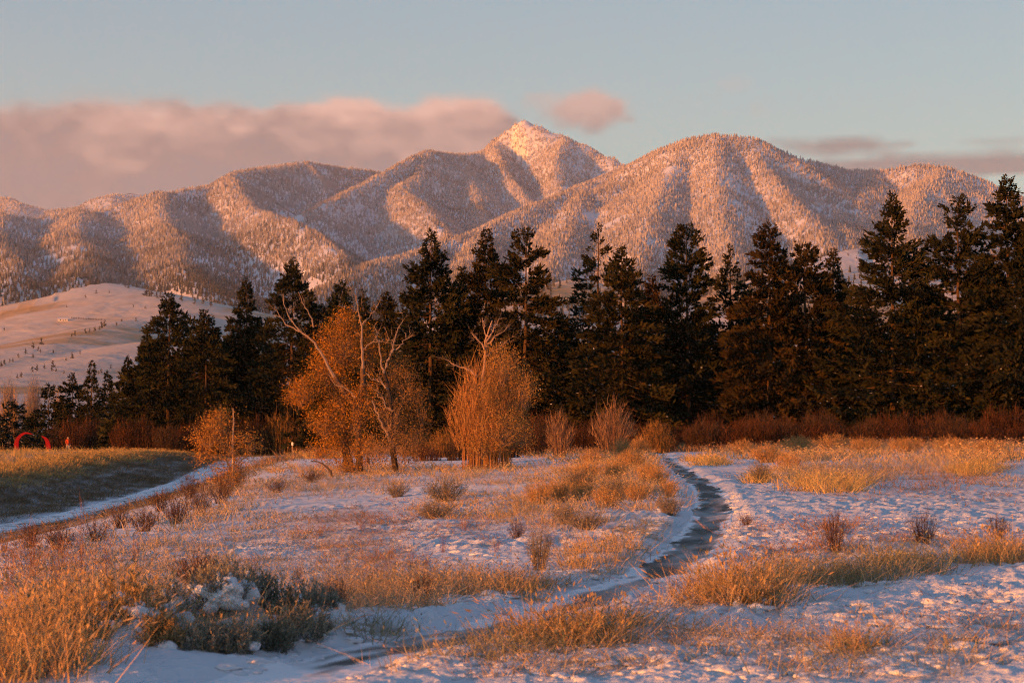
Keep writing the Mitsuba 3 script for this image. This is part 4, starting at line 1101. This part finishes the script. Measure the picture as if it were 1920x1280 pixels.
for x, y, w, h, lab in ((375, 1120, 130, 75, 'dark brown twiggy shrub just behind the snow heaped sagebrush'), (585, 905, 60, 26, 'low dark twiggy shrub beside the arching fallen branch'), (520, 925, 50, 26, 'small dark red twiggy shrub in front of the small orange tree'),
                        (968, 1010, 40, 40, 'small lone bare dark shrub in the open snow of the mound'), (1565, 1045, 60, 80, 'tall rust red weedy shrub beyond the grey green grass'), (1730, 1030, 70, 74, 'tall thin rust shrub in front of the open snow, beyond the path'), (1870, 1012, 60, 46, 'low rust shrub near the frame edge beyond the path'),
                        (630, 1170, 70, 70, 'dark twiggy shrub at the end of the snowy sagebrush row'), (790, 1125, 60, 56, 'cluster of dark upright stems beside the near path bend'), (1400, 985, 40, 24, 'tiny rust shrub on the snow beside the wet path')):
    bush('twiggy_shrub', lab, 'shrub', None, x, y, w, h, 'rust')
for x, y, w, h in ((1100, 905, 70, 40), (1150, 900, 60, 44), (1185, 880, 60, 44), (1215, 905, 56, 40), (1140, 950, 70, 40), (1195, 940, 60, 36), (1050, 945, 70, 44), (1010, 950, 60, 46), (1090, 940, 60, 40), (1165, 860, 50, 40), (1235, 910, 50, 40), (1200, 850, 44, 34), (1255, 935, 44, 36), (1110, 870, 50, 30),
                   (1440, 868, 80, 36), (1500, 850, 80, 36), (1560, 846, 80, 34), (1620, 850, 70, 32), (1700, 850, 80, 32), (1480, 880, 60, 34), (1780, 850, 80, 34), (1850, 855, 70, 30), (1390, 852, 50, 30)):
    bush('rabbitbrush', 'dry orange brown brush clump in the dense growth on both sides of the path bend', 'bush', 'brush clumps at the path bend', x, y, w, h, 'rabbit')
for x, y, w, h, lab in ((835, 940, 92, 50, 'round grey brown sagebrush alone on the snowy mound'), (745, 932, 54, 28, 'small low sagebrush near the round one on the mound'), (1085, 925, 74, 50, 'dark sagebrush in the brush left of the path bend'), (815, 975, 80, 36, 'low spreading sagebrush with dark branches in front of the round one'),
                        (1255, 968, 56, 46, 'dark green sagebrush overhanging the path edge'), (1012, 1072, 60, 84, 'upright golden brown sagebrush beside the snowy path bank'), (1100, 1000, 90, 34, 'grey low sagebrush on the bank above the path'), (1150, 940, 64, 46, 'dark twiggy sagebrush in the middle of the path bend brush'),
                        (1425, 905, 50, 40, 'dark sagebrush at the edge of the bright grass beyond the path'), (1060, 985, 60, 40, 'brown sagebrush above the upright golden one')):
    bush('sagebrush', lab, 'bush', None, x, y, w, h, 'sage')
for x, y, w, h in ((710, 1085, 34, 60), (730, 1095, 34, 66), (770, 1080, 30, 50), (800, 1075, 30, 44), (690, 1100, 34, 50), (830, 1040, 26, 36), (870, 1000, 26, 30), (600, 1010, 26, 34), (680, 1000, 24, 30), (930, 1040, 26, 30), (560, 1110, 34, 50), (470, 1090, 34, 50)):
    bush('dried_weed', 'dried dark headed flower stalk standing in the snow of the mound', 'weed', 'dried flower stalks on the mound', x, y, w, h, 'weed')
for x, y, w, h in ((150, 1080, 26, 150), (110, 1100, 26, 120), (60, 1110, 30, 140), (200, 1090, 24, 110), (20, 1120, 26, 130), (255, 1080, 22, 90)):
    bush('tall_weed', 'tall blurred dry weed stalk rising over the hollow at the near slope edge', 'weed', 'tall weed stalks at the near slope edge', x, y, w, h, 'weed')
# ------------------------------------------------------------------ sagebrush heaped with snow, close to the camera


def lump_mesh(c, r, seed):
    """One soft lump of snow."""
    b = trimesh.creation.icosphere(subdivisions=2, radius=1.0)
    v = np.array(b.vertices)
    k = 1 + 1.0 * (meshkit.fbm(v * 1.5 + seed * 3.1, 3, seed % 50) - 0.5)
    v = v * k[:, None] * r * [1, 1, 0.72] + c
    return v, np.array(b.faces)


def snowy_sage(px, py, wpx, hpx, seed, nsnow, tone, label, lean=0.0, sprigs=46):
    g = RNG(seed)
    p = stand(px, py)
    p[2] -= 0.06
    W, H = wpx / F * p[1], hpx / F * p[1] * 0.78
    key = thing('snowy_sagebrush', label, 'bush')
    stems, leaves, snow = Mesh(), Mesh(), Mesh()
    a, q = g.uniform(0, 6.283, sprigs), np.sqrt(g.uniform(0, 1, sprigs))
    foot = np.c_[np.cos(a) * q * W * 0.2, np.sin(a) * q * W * 0.2, np.full(sprigs, -0.05)]
    tip = np.c_[np.cos(a) * q * W * 0.52 + lean * W, np.sin(a) * q * W * 0.52, H * (1 - 0.5 * q ** 2) * g.uniform(0.7, 1.1, sprigs)]
    d = tip - foot
    L = np.linalg.norm(d, axis=1)
    v, f, m = blades(foot, d, L, 0.012, g.normal(0, 0.03, (sprigs, 3)), g, 3)
    stems.add(v, f, (0.20, 0.15, 0.11))
    n = sprigs * 62
    i = g.integers(0, sprigs, n)
    s = g.uniform(0.42, 1.04, n)
    P = foot[i] + d[i] * s[:, None] + g.normal(0, 0.012, (n, 3))
    v, f = cards(P, unit(d[i]) + g.normal(0, 0.5, (n, 3)), g.uniform(0.025, 0.055, n), g.uniform(0.006, 0.012, n), g)
    leaves.add(v, f, np.repeat(np.array(tone) * g.uniform(0.65, 1.3, (n, 1)), 4, 0))
    ball1 = trimesh.creation.icosphere(subdivisions=1, radius=1.0)
    bv, bf = np.array(ball1.vertices), np.array(ball1.faces)
    nb = int(nsnow / 1.8) + 1
    aa, qq = g.uniform(0, 6.283, nb), np.sqrt(g.uniform(0, 1, nb)) * 0.46
    bc = np.c_[np.cos(aa) * qq * W + lean * W * 0.3, np.sin(aa) * qq * W, H * g.uniform(0.0, 0.62, nb) * (1.15 - 1.0 * qq)]
    br = g.uniform(0.03, 0.08, nb) * (1.2 - 0.5 * bc[:, 2] / H)
    bsq = np.stack([g.uniform(0.75, 1.3, nb), g.uniform(0.75, 1.3, nb), g.uniform(0.9, 1.6, nb)], -1)

    def field(x, y, z):
        e = (np.array([x, y, z]) - bc) * bsq
        dd = br - np.sqrt((e * e).sum(1))
        return float(np.log(np.exp(np.clip(dd * 90, -60, 60)).sum()) / 90)

    ms = m3.Manifold.level_set(field, [-W * 0.75, -W * 0.75, -0.05, W * 0.75, W * 0.75, H * 1.05], 0.024).to_mesh()
    mv, mf = np.array(ms.vert_properties)[:, :3], np.array(ms.tri_verts)
    mv = mv + (np.stack([meshkit.fbm(mv * 26 + 9 * q, 3, seed + q) for q in range(3)], -1) - 0.5) * 0.03
    snow.add(mv, mf, (0.68, 0.72, 0.79))
    for j in range(int(nsnow * 0.3)):
        i = int(g.integers(0, sprigs))
        s0 = g.uniform(0.25, 0.9)
        r0 = g.uniform(0.008, 0.018)
        for q in range(3):
            c = foot[i] + d[i] * (s0 + q * r0 * 1.3 / L[i]) + g.normal(0, r0 * 0.35, 3) + [0, 0, r0 * 0.3]
            k = 1 + 0.6 * (meshkit.noise(bv * 1.7 + j * 1.3 + q, seed) - 0.5)
            snow.add(bv * k[:, None] * r0 * g.uniform(0.75, 1.2) + c, bf, (0.68, 0.72, 0.79))
    tw = T().translate(p.tolist())
    scene[key + '__stems'] = stems.out('leafy', to_world=tw)
    scene[key + '__leaves'] = leaves.out('leafy', to_world=tw)
    scene[key + '__snow'] = snow.out('snow', smooth=True, to_world=tw)
    labels[key + '__snow'] = {'kind': 'stuff'}


SAGE_G, SAGE_D, SAGE_Y = (0.25, 0.245, 0.20), (0.16, 0.165, 0.125), (0.30, 0.21, 0.10)
for a in ((235, 1222, 130, 150, 1, 60, SAGE_Y, 'golden brown sagebrush with large snow lumps, beside the tall grass at the near slope edge'),
          (320, 1205, 140, 130, 2, 75, SAGE_G, 'sagebrush almost buried in heaped snow, second from the tall grass'),
          (415, 1200, 130, 118, 3, 55, SAGE_G, 'sagebrush half filled with snow between the buried one and the dark green one'),
          (475, 1192, 90, 110, 4, 22, SAGE_G, 'upright grey green sagebrush with snow among its stems'),
          (535, 1192, 105, 130, 5, 14, SAGE_D, 'dark green sagebrush, tallest of the snowy row'),
          (600, 1178, 90, 84, 6, 26, SAGE_G, 'low snowy sagebrush at the end of the row nearest the path'),
          (150, 1235, 120, 110, 7, 26, SAGE_Y, 'golden sagebrush in the tall grass with a little snow'),
          (270, 1150, 110, 70, 8, 30, SAGE_G, 'small snow capped sagebrush behind the buried one'),
          (300, 1236, 90, 84, 11, 0, SAGE_Y, 'small brownish sagebrush poking from the front of the snow drift, near the tall grass'),
          (370, 1230, 90, 88, 12, 0, SAGE_G, 'small grey sagebrush in the middle front of the snow drift'),
          (440, 1226, 100, 96, 13, 0, SAGE_G, 'grey green sagebrush leaning from the front of the snow drift'),
          (512, 1216, 96, 104, 14, 0, SAGE_D, 'dark sagebrush at the front of the drift below the tallest one'),
          (575, 1204, 90, 80, 15, 0, SAGE_G, 'small grey sagebrush at the thin end of the snow drift'),
          (1415, 1150, 70, 60, 9, 16, SAGE_Y, 'snow topped bush in the bright grass beside the near path'),
          ):
    snowy_sage(*a)

# ------------------------------------------------------------------ loose lumps of snow lying over the rough ground close by
g = RNG(61)
LUMPS = []
for cx, cy, rx, ry, n in ((1300, 1235, 720, 48, 900), (1650, 1150, 330, 50, 420), (700, 1245, 300, 30, 200), (1640, 1010, 300, 40, 260), (1130, 1085, 160, 14, 120), (900, 1135, 200, 14, 140), (1230, 1000, 40, 50, 120), (1400, 960, 60, 50, 160), (700, 1060, 400, 60, 220), (480, 1190, 240, 20, 140)):
    rad, th = np.sqrt(g.uniform(0, 1, n)), g.uniform(0, 6.283, n)
    q, ok = ray_ground(cx + rx * rad * np.cos(th), cy + ry * rad * np.sin(th))
    LUMPS.append(q[ok])
LUMPS = np.vstack(LUMPS)
LUMPS = LUMPS[poly_dist(LUMPS[:, 0], LUMPS[:, 1], PATH)[0] > 0.34]
_lz = ground(LUMPS[:, 0], LUMPS[:, 1])
for k in range(5):
    v, f = lump_mesh(np.zeros(3), np.array([1.0, 1.0, 0.8]), 70 + k)
    gid = f'snow_lump_shape_{k}'
    scene[gid] = {'type': 'shapegroup', 'lump': Mesh().add(v, f, (0.68, 0.72, 0.79)).out('snow', smooth=True)}
    for j in range(k, len(LUMPS), 5):
        sc = float(np.clip(g.lognormal(-3.35, 0.55), 0.012, 0.10))
        scene[f'snow_lump__{j:04d}'] = {'type': 'instance', 'shape': {'type': 'ref', 'id': gid},
                                       'to_world': T().translate([float(LUMPS[j, 0]), float(LUMPS[j, 1]), float(_lz[j]) - sc * 0.12]).rotate([0, 0, 1], float(g.uniform(0, 360))).scale([sc * float(g.uniform(0.8, 1.6)), sc, sc * float(g.uniform(0.4, 0.75))])}
labels['snow_lump'] = {'label': 'small loose lumps of snow over the rough ground close by', 'category': 'snow', 'kind': 'stuff'}

# ------------------------------------------------------------------ fallen branch
key = thing('fallen_branch', 'dark dead branch arching up from the snow in front of the cottonwood', 'branch')
me = Mesh()
Q, R, sd = limb([(624, 895), (620, 882), (612, 872), (598, 866), (584, 864)], 70, 0.055, 0.02, 77, 6, 0, 0.02)
me.add(*tube(Q, R, sd), (0.11, 0.075, 0.055))
twiggy(Q, R, me, (0.11, 0.075, 0.055), RNG(78), 10, 0.5)
scene[key] = me.out('leafy')

# ------------------------------------------------------------------ golden aspens and bare trees far off
for px, top, w, D, lab in ((8, 722, 22, 270, 'golden aspen column at the frame edge above the snowy blue spruce'), (28, 728, 22, 268, 'second golden aspen column from the frame edge'), (48, 724, 24, 272, 'third golden aspen column from the frame edge'), (112, 716, 30, 268, 'golden brown aspen behind the small dark conifers')):
    p = at(px, top, D)
    z0 = float(ground_plain(p[0], p[1]))
    H, W = float(p[2] - z0), w / F * D
    st, lf = fan_bush(W, H, 60, 800 + px, (0.34, 0.22, 0.12), 0.05, 0.2, [(0.46, 0.26, 0.05), (0.40, 0.22, 0.05)], 1500, 0.16, 0.2, 3, 0.06)
    key = thing('aspen', lab, 'tree', 'golden aspens at the far side')
    tw = T().translate([float(p[0]), float(p[1]), z0])
    scene[key + '__trunk'], scene[key + '__crown'] = st.out('leafy', to_world=tw), lf.out('leafy', to_world=tw)
for px, top, w, D, lab in ((18, 704, 30, 420, 'grey leafless tree at the foot of the pale hill, at the frame edge'), (64, 702, 34, 420, 'round grey leafless tree at the foot of the pale hill')):
    p = at(px, top, D)
    z0 = float(range_height(p[0], p[1])[0])
    H, W = float(p[2] - z0), w / F * D
    st, = fan_bush(W, H, 300, 820 + px, (0.24, 0.18, 0.15), 0.06, 0.5, None, 0, 0.1, 0.5, 4, 0.07)
    key = thing('bare_tree', lab, 'tree')
    scene[key + '__crown'] = st.out('leafy', to_world=T().translate([float(p[0]), float(p[1]), z0]))

# ------------------------------------------------------------------ trees dotted over the pale hills


def far_hit(px, py):
    d = ray(np.array([px]), np.array([py]))[0]
    t = np.geomspace(420, 11000, 4000)
    P = EYE + d * t[:, None]
    f = far_sample(np.arctan2(P[:, 0], P[:, 1]), np.hypot(P[:, 0], P[:, 1]))[0]
    i = int(np.argmax(P[:, 2] < f))
    return P[i]


g = RNG(41)
DOTS = [(78, 642, 9), (62, 650, 8), (72, 655, 6), (48, 660, 7), (34, 668, 6), (24, 676, 5), (18, 677, 5), (8, 680, 7), (2, 684, 7), (62, 668, 6), (100, 660, 5), (76, 659, 5), (135, 668, 8), (150, 662, 5), (124, 674, 4), (99, 684, 9), (97, 692, 8), (83, 688, 6), (69, 692, 9), (61, 694, 7), (40, 704, 7),
        (33, 706, 6), (105, 694, 5), (120, 698, 4), (190, 697, 6), (185, 699, 5), (208, 688, 5), (196, 608, 9), (190, 611, 8), (178, 618, 6), (186, 616, 5), (218, 608, 5), (228, 601, 4), (255, 600, 5), (141, 626, 6), (135, 629, 5), (160, 622, 6), (168, 621, 5), (275, 548, 14), (284, 550, 12), (300, 552, 12), (293, 555, 8),
        (8, 618, 4), (250, 575, 4), (272, 577, 4), (125, 575, 3), (180, 548, 5), (160, 556, 4), (205, 548, 4), (240, 538, 6), (340, 560, 8), (365, 566, 9), (380, 566, 9), (395, 571, 8), (320, 560, 6), (255, 535, 8), (235, 536, 5), (1100, 530, 4), (1085, 528, 4), (1078, 540, 4), (1590, 478, 4), (1606, 484, 4), (1610, 474, 3)]
for px, py, s in DOTS:
    p = far_hit(px, py + s * 0.5)
    H = s / F * p[1] * 1.7
    v, f = [], []
    me = Mesh()
    n = 26
    base = np.c_[g.normal(0, H * 0.05, (n, 2)), g.uniform(0.05, 0.85, n) * H]
    out = unit(np.c_[g.normal(0, 1, (n, 2)), g.uniform(-0.2, 0.9, n)])
    v, f = cards(base, out, H * 0.36 * (1.15 - base[:, 2] / H), H * 0.16, g)
    me.add(v, f, np.array([0.06, 0.055, 0.045]) * float(g.uniform(0.8, 1.5)))
    v, f = tube([[0, 0, -0.5], [0, 0, H * 0.5], [0, 0, H]], [H * 0.04, H * 0.03, 0.02], 4)
    me.add(v, f, (0.06, 0.05, 0.04))
    key = thing('hill_tree', 'small dark tree dotted on the pale snowy foothills', 'tree', 'dark trees dotted over the pale foothills')
    scene[key] = me.out('leafy', to_world=T().translate(p.tolist()))
for k in range(13):
    px, py = 134 + k * 4.6, 597.5 + k * 0.25
    p = far_hit(px, py)
    me = Mesh()
    H = 3.4 / F * p[1]
    base = np.c_[g.normal(0, H * 0.25, (16, 2)), g.uniform(0, 0.6, 16) * H]
    v, f = cards(base, np.c_[g.normal(0, 0.6, (16, 2)), np.ones(16)], H * 0.5, H * 0.3, g)
    me.add(v, f, (0.10, 0.07, 0.05))
    key = thing('row_tree', 'tiny bare tree in the straight row on the far pale field', 'tree', 'straight tree row on the far field')
    scene[key] = me.out('leafy', to_world=T().translate(p.tolist()))

p = far_hit(118, 602)
key = thing('house', 'tiny white farmhouse on the far pale field', 'house')
tw = T().translate(p.tolist()).rotate([0, 0, 1], 14)
w, d_, h = 6.5, 4.0, 2.6
scene[key + '__wall'] = Mesh().add(*(lambda b: (np.array(b.vertices), np.array(b.faces)))(trimesh.creation.box(extents=[2 * w, 2 * d_, h + 1], transform=trimesh.transformations.translation_matrix([0, 0, h / 2 - 0.5]))), (0.6, 0.58, 0.56)).out('leafy', to_world=tw)
rv = np.array([[-w - .4, -d_ - .4, h], [w + .4, -d_ - .4, h], [w + .4, d_ + .4, h], [-w - .4, d_ + .4, h], [-w - .4, 0, h + 2.2], [w + .4, 0, h + 2.2]]) + [0, 0, 0.003]
rf = np.array([[0, 1, 5], [0, 5, 4], [2, 3, 4], [2, 4, 5], [0, 4, 3], [1, 2, 5], [0, 3, 2], [0, 2, 1]])
scene[key + '__roof'] = Mesh().add(rv, rf, (0.6, 0.6, 0.63)).out('leafy', to_world=tw)
for k, wx in enumerate((-3.2, 0.2, 3.4)):
    b = trimesh.creation.box(extents=[1.3 if k != 1 else 1.0, 0.12, 1.2 if k != 1 else 2.0], transform=trimesh.transformations.translation_matrix([wx, -d_ - 0.05, 1.5 if k != 1 else 1.0]))
    scene[key + ('__door' if k == 1 else '__window' if k == 0 else '__window_001')] = Mesh().add(np.array(b.vertices), np.array(b.faces), (0.05, 0.05, 0.06)).out('leafy', to_world=tw)

# ------------------------------------------------------------------ red arches in the far grass


def arch(pts, name_label):
    """A flat tapering red fin bent along these (pixel x, pixel y, half width) points, built as a solid blade 0.25 m thick."""
    D = 232.0
    P = np.array(pts, float)
    e = np.linspace(0, 1, len(P))
    from scipy.interpolate import CubicSpline
    t = np.linspace(0, 1, 22)
    Q = CubicSpline(e, P)(t)
    tg = unit(np.gradient(Q[:, :2], axis=0))
    nr = np.c_[-tg[:, 1], tg[:, 0]]
    A, B = Q[:, :2] + nr * Q[:, 2:], Q[:, :2] - nr * Q[:, 2:]
    a, b = at(A[:, 0], A[:, 1], D), at(B[:, 0], B[:, 1], D)
    off = np.array([0, 0.13, 0])
    v = np.stack([a - off, b - off, b + off, a + off], 1).reshape(-1, 3)
    f = []
    for i in range(len(t) - 1):
        for k in range(4):
            p0, p1 = i * 4 + k, i * 4 + (k + 1) % 4
            f += [[p0, p1, p1 + 4], [p0, p1 + 4, p0 + 4]]
    f += [[0, 2, 1], [0, 3, 2], [len(v) - 4, len(v) - 3, len(v) - 2], [len(v) - 4, len(v) - 2, len(v) - 1]]
    key = thing('arch', name_label, 'sculpture', 'red arches in the golden grass')
    scene[key] = Mesh().add(v, f, (0.50, 0.025, 0.03)).out('leafy', smooth=40) if 0 else Mesh().add(v, f, (0.24, 0.014, 0.02)).out('leafy')


arch([(32, 846, 4.5), (31, 832, 4.2), (34, 822, 3.4), (42, 814, 2.4), (51, 811.5, 1.6), (61, 814, 0.5)], 'larger red arch bending over in the golden grass before the snowy blue spruce')
arch([(92, 846, 4.6), (90, 832, 4.2), (87, 824, 3.2), (83, 820, 2.0), (78, 817, 0.5)], 'smaller red arch curving the other way in the golden grass')


# ------------------------------------------------------------------ two walkers


def ball(c, r):
    return m3.Manifold.sphere(float(r), 12).translate([float(x) for x in c])


def chain(*js):
    out = []
    for (a, ra), (b, rb) in zip(js[:-1], js[1:]):
        out.append(m3.Manifold.batch_hull([ball(a, ra), ball(b, rb)]))
    return out


def solid(parts, smooth=6, edge=0.03):
    m = m3.Manifold.batch_boolean(parts, m3.OpType.Add).refine_to_length(edge)
    g = m.to_mesh()
    t = trimesh.Trimesh(np.array(g.vert_properties)[:, :3], np.array(g.tri_verts), process=True)
    trimesh.smoothing.filter_taubin(t, iterations=smooth)
    return np.array(t.vertices), np.array(t.faces)


def person(px, py_feet, D, label, jacket, trousers, hair, hood=False, turn=0.0, step=0.2):
    p = at(px, py_feet, D)
    z0 = float(ground_plain(p[0], p[1]))
    key = thing('person', label, 'person')
    tw = T().translate([float(p[0]), float(p[1]), z0]).rotate([0, 0, 1], math.degrees(turn))
    body = []
    hip = {s: (0.09 * s, 0, 0.92) for s in (-1, 1)}
    knee = {s: (0.10 * s, -0.05 - step * 0.4 * s, 0.50) for s in (-1, 1)}
    ank = {s: (0.10 * s, -step * s + 0.03, 0.08) for s in (-1, 1)}
    toe = {s: (0.11 * s, -step * s - 0.16, 0.045) for s in (-1, 1)}
    for s in (-1, 1):
        body += chain((hip[s], 0.095), (knee[s], 0.062), (ank[s], 0.042), (toe[s], 0.035))
        sh, el, wr = (0.19 * s, 0, 1.42), (0.25 * s, 0.05 + 0.06 * s, 1.13), (0.24 * s, -0.12 + 0.1 * s, 0.93)
        body += chain((sh, 0.058), (el, 0.044), (wr, 0.03))
        hnd = np.array(wr) + [0, -0.04, -0.06]
        body += chain((wr, 0.03), (hnd, 0.034))
        for kf, (ox, ln) in enumerate(((-0.028, 0.062), (-0.009, 0.075), (0.010, 0.07), (0.028, 0.055))):
            a0 = hnd + [0, ox, -0.02]
            a1 = a0 + [0.006 * s, -0.008, -ln * 0.6]
            body += chain((a0, 0.010), (a1, 0.009), (a1 + [-0.014 * s, -0.004, -ln * 0.45], 0.008))
        body += chain((hnd + [-0.02 * s, -0.03, 0.02], 0.011), (hnd + [-0.03 * s, -0.055, -0.03], 0.009))
    body += chain(((0, 0, 0.94), 0.135), ((0, 0, 1.15), 0.125), ((0, 0, 1.38), 0.14))
    body += chain(((-0.15, 0, 1.42), 0.075), ((0.15, 0, 1.42), 0.075))
    body += chain(((0, 0, 1.45), 0.06), ((0, -0.02, 1.56), 0.055))
    body += [ball((0, -0.02, 1.66), 0.098), ball((0, -0.045, 1.62), 0.075), ball((0, -0.118, 1.645), 0.018), ball((-0.098, -0.01, 1.645), 0.02), ball((0.098, -0.01, 1.645), 0.02)]
    v, f = solid(body, 4, 0.05)
    scene[key + '__body'] = Mesh().add(v, f, (0.45, 0.29, 0.22)).out('leafy', smooth=True, to_world=tw)
    coat = chain(((0, 0, 0.88), 0.165), ((0, 0, 1.15), 0.155), ((0, 0, 1.38), 0.165)) + chain(((-0.16, 0, 1.42), 0.095), ((0.16, 0, 1.42), 0.095))
    for s in (-1, 1):
        coat += chain(((0.19 * s, 0, 1.42), 0.08), ((0.25 * s, 0.05 + 0.06 * s, 1.13), 0.065), ((0.241 * s, -0.10 + 0.1 * s, 0.96), 0.05))
    v, f = solid(coat, 4, 0.06)
    scene[key + '__jacket'] = Mesh().add(v, f, jacket).out('leafy', smooth=True, to_world=tw)
    leg = []
    for s in (-1, 1):
        leg += chain((hip[s], 0.115), (knee[s], 0.082), (tuple(np.array(ank[s]) + [0, 0, 0.03]), 0.06))
    v, f = solid(leg + [ball((0, 0, 0.93), 0.14)], 4, 0.06)
    scene[key + '__trousers'] = Mesh().add(v, f, trousers).out('leafy', smooth=True, to_world=tw)
    cap = ball((0, 0.012, 1.69), 0.112) - ball((0, -0.16, 1.62), 0.115)
    v, f = solid([cap], 2, 0.03)
    scene[key + ('__hood' if hood else '__hair')] = Mesh().add(v, f, hair).out('leafy', smooth=True, to_world=tw)


person(127.5, 845, 228, 'person in a bright red orange jacket walking in the far golden grass', (0.62, 0.09, 0.03), (0.3, 0.3, 0.32), (0.25, 0.18, 0.12), turn=0.5)
person(491, 858, 169, 'person in dark clothes on the far path, beside the small orange tree', (0.015, 0.017, 0.022), (0.014, 0.014, 0.018), (0.014, 0.014, 0.018), hood=True, turn=2.6, step=0.15)

# ------------------------------------------------------------------ post with a white top
p = stand(548, 858, 164)
key = thing('signpost', 'short wooden post with a bright white sign at its top beside the far path', 'sign')
b = m3.Manifold.cube([0.09, 0.09, 1.0], False).translate([-0.045, -0.045, -0.1]).to_mesh()
tw = T().translate(p.tolist())
scene[key + '__post'] = Mesh().add(np.array(b.vert_properties)[:, :3], np.array(b.tri_verts), (0.34, 0.24, 0.16)).out('leafy', to_world=tw)
b = m3.CrossSection([[(-0.075, 0), (0.075, 0), (0.085, 0.05), (0.085, 0.24), (0.05, 0.29), (-0.05, 0.29), (-0.085, 0.24), (-0.085, 0.05)]]).extrude(0.03).rotate([90, 0, 0]).translate([0, -0.048, 0.86]).to_mesh()
scene[key + '__panel'] = Mesh().add(np.array(b.vert_properties)[:, :3], np.array(b.tri_verts), (0.8, 0.8, 0.78)).out('leafy', to_world=tw)
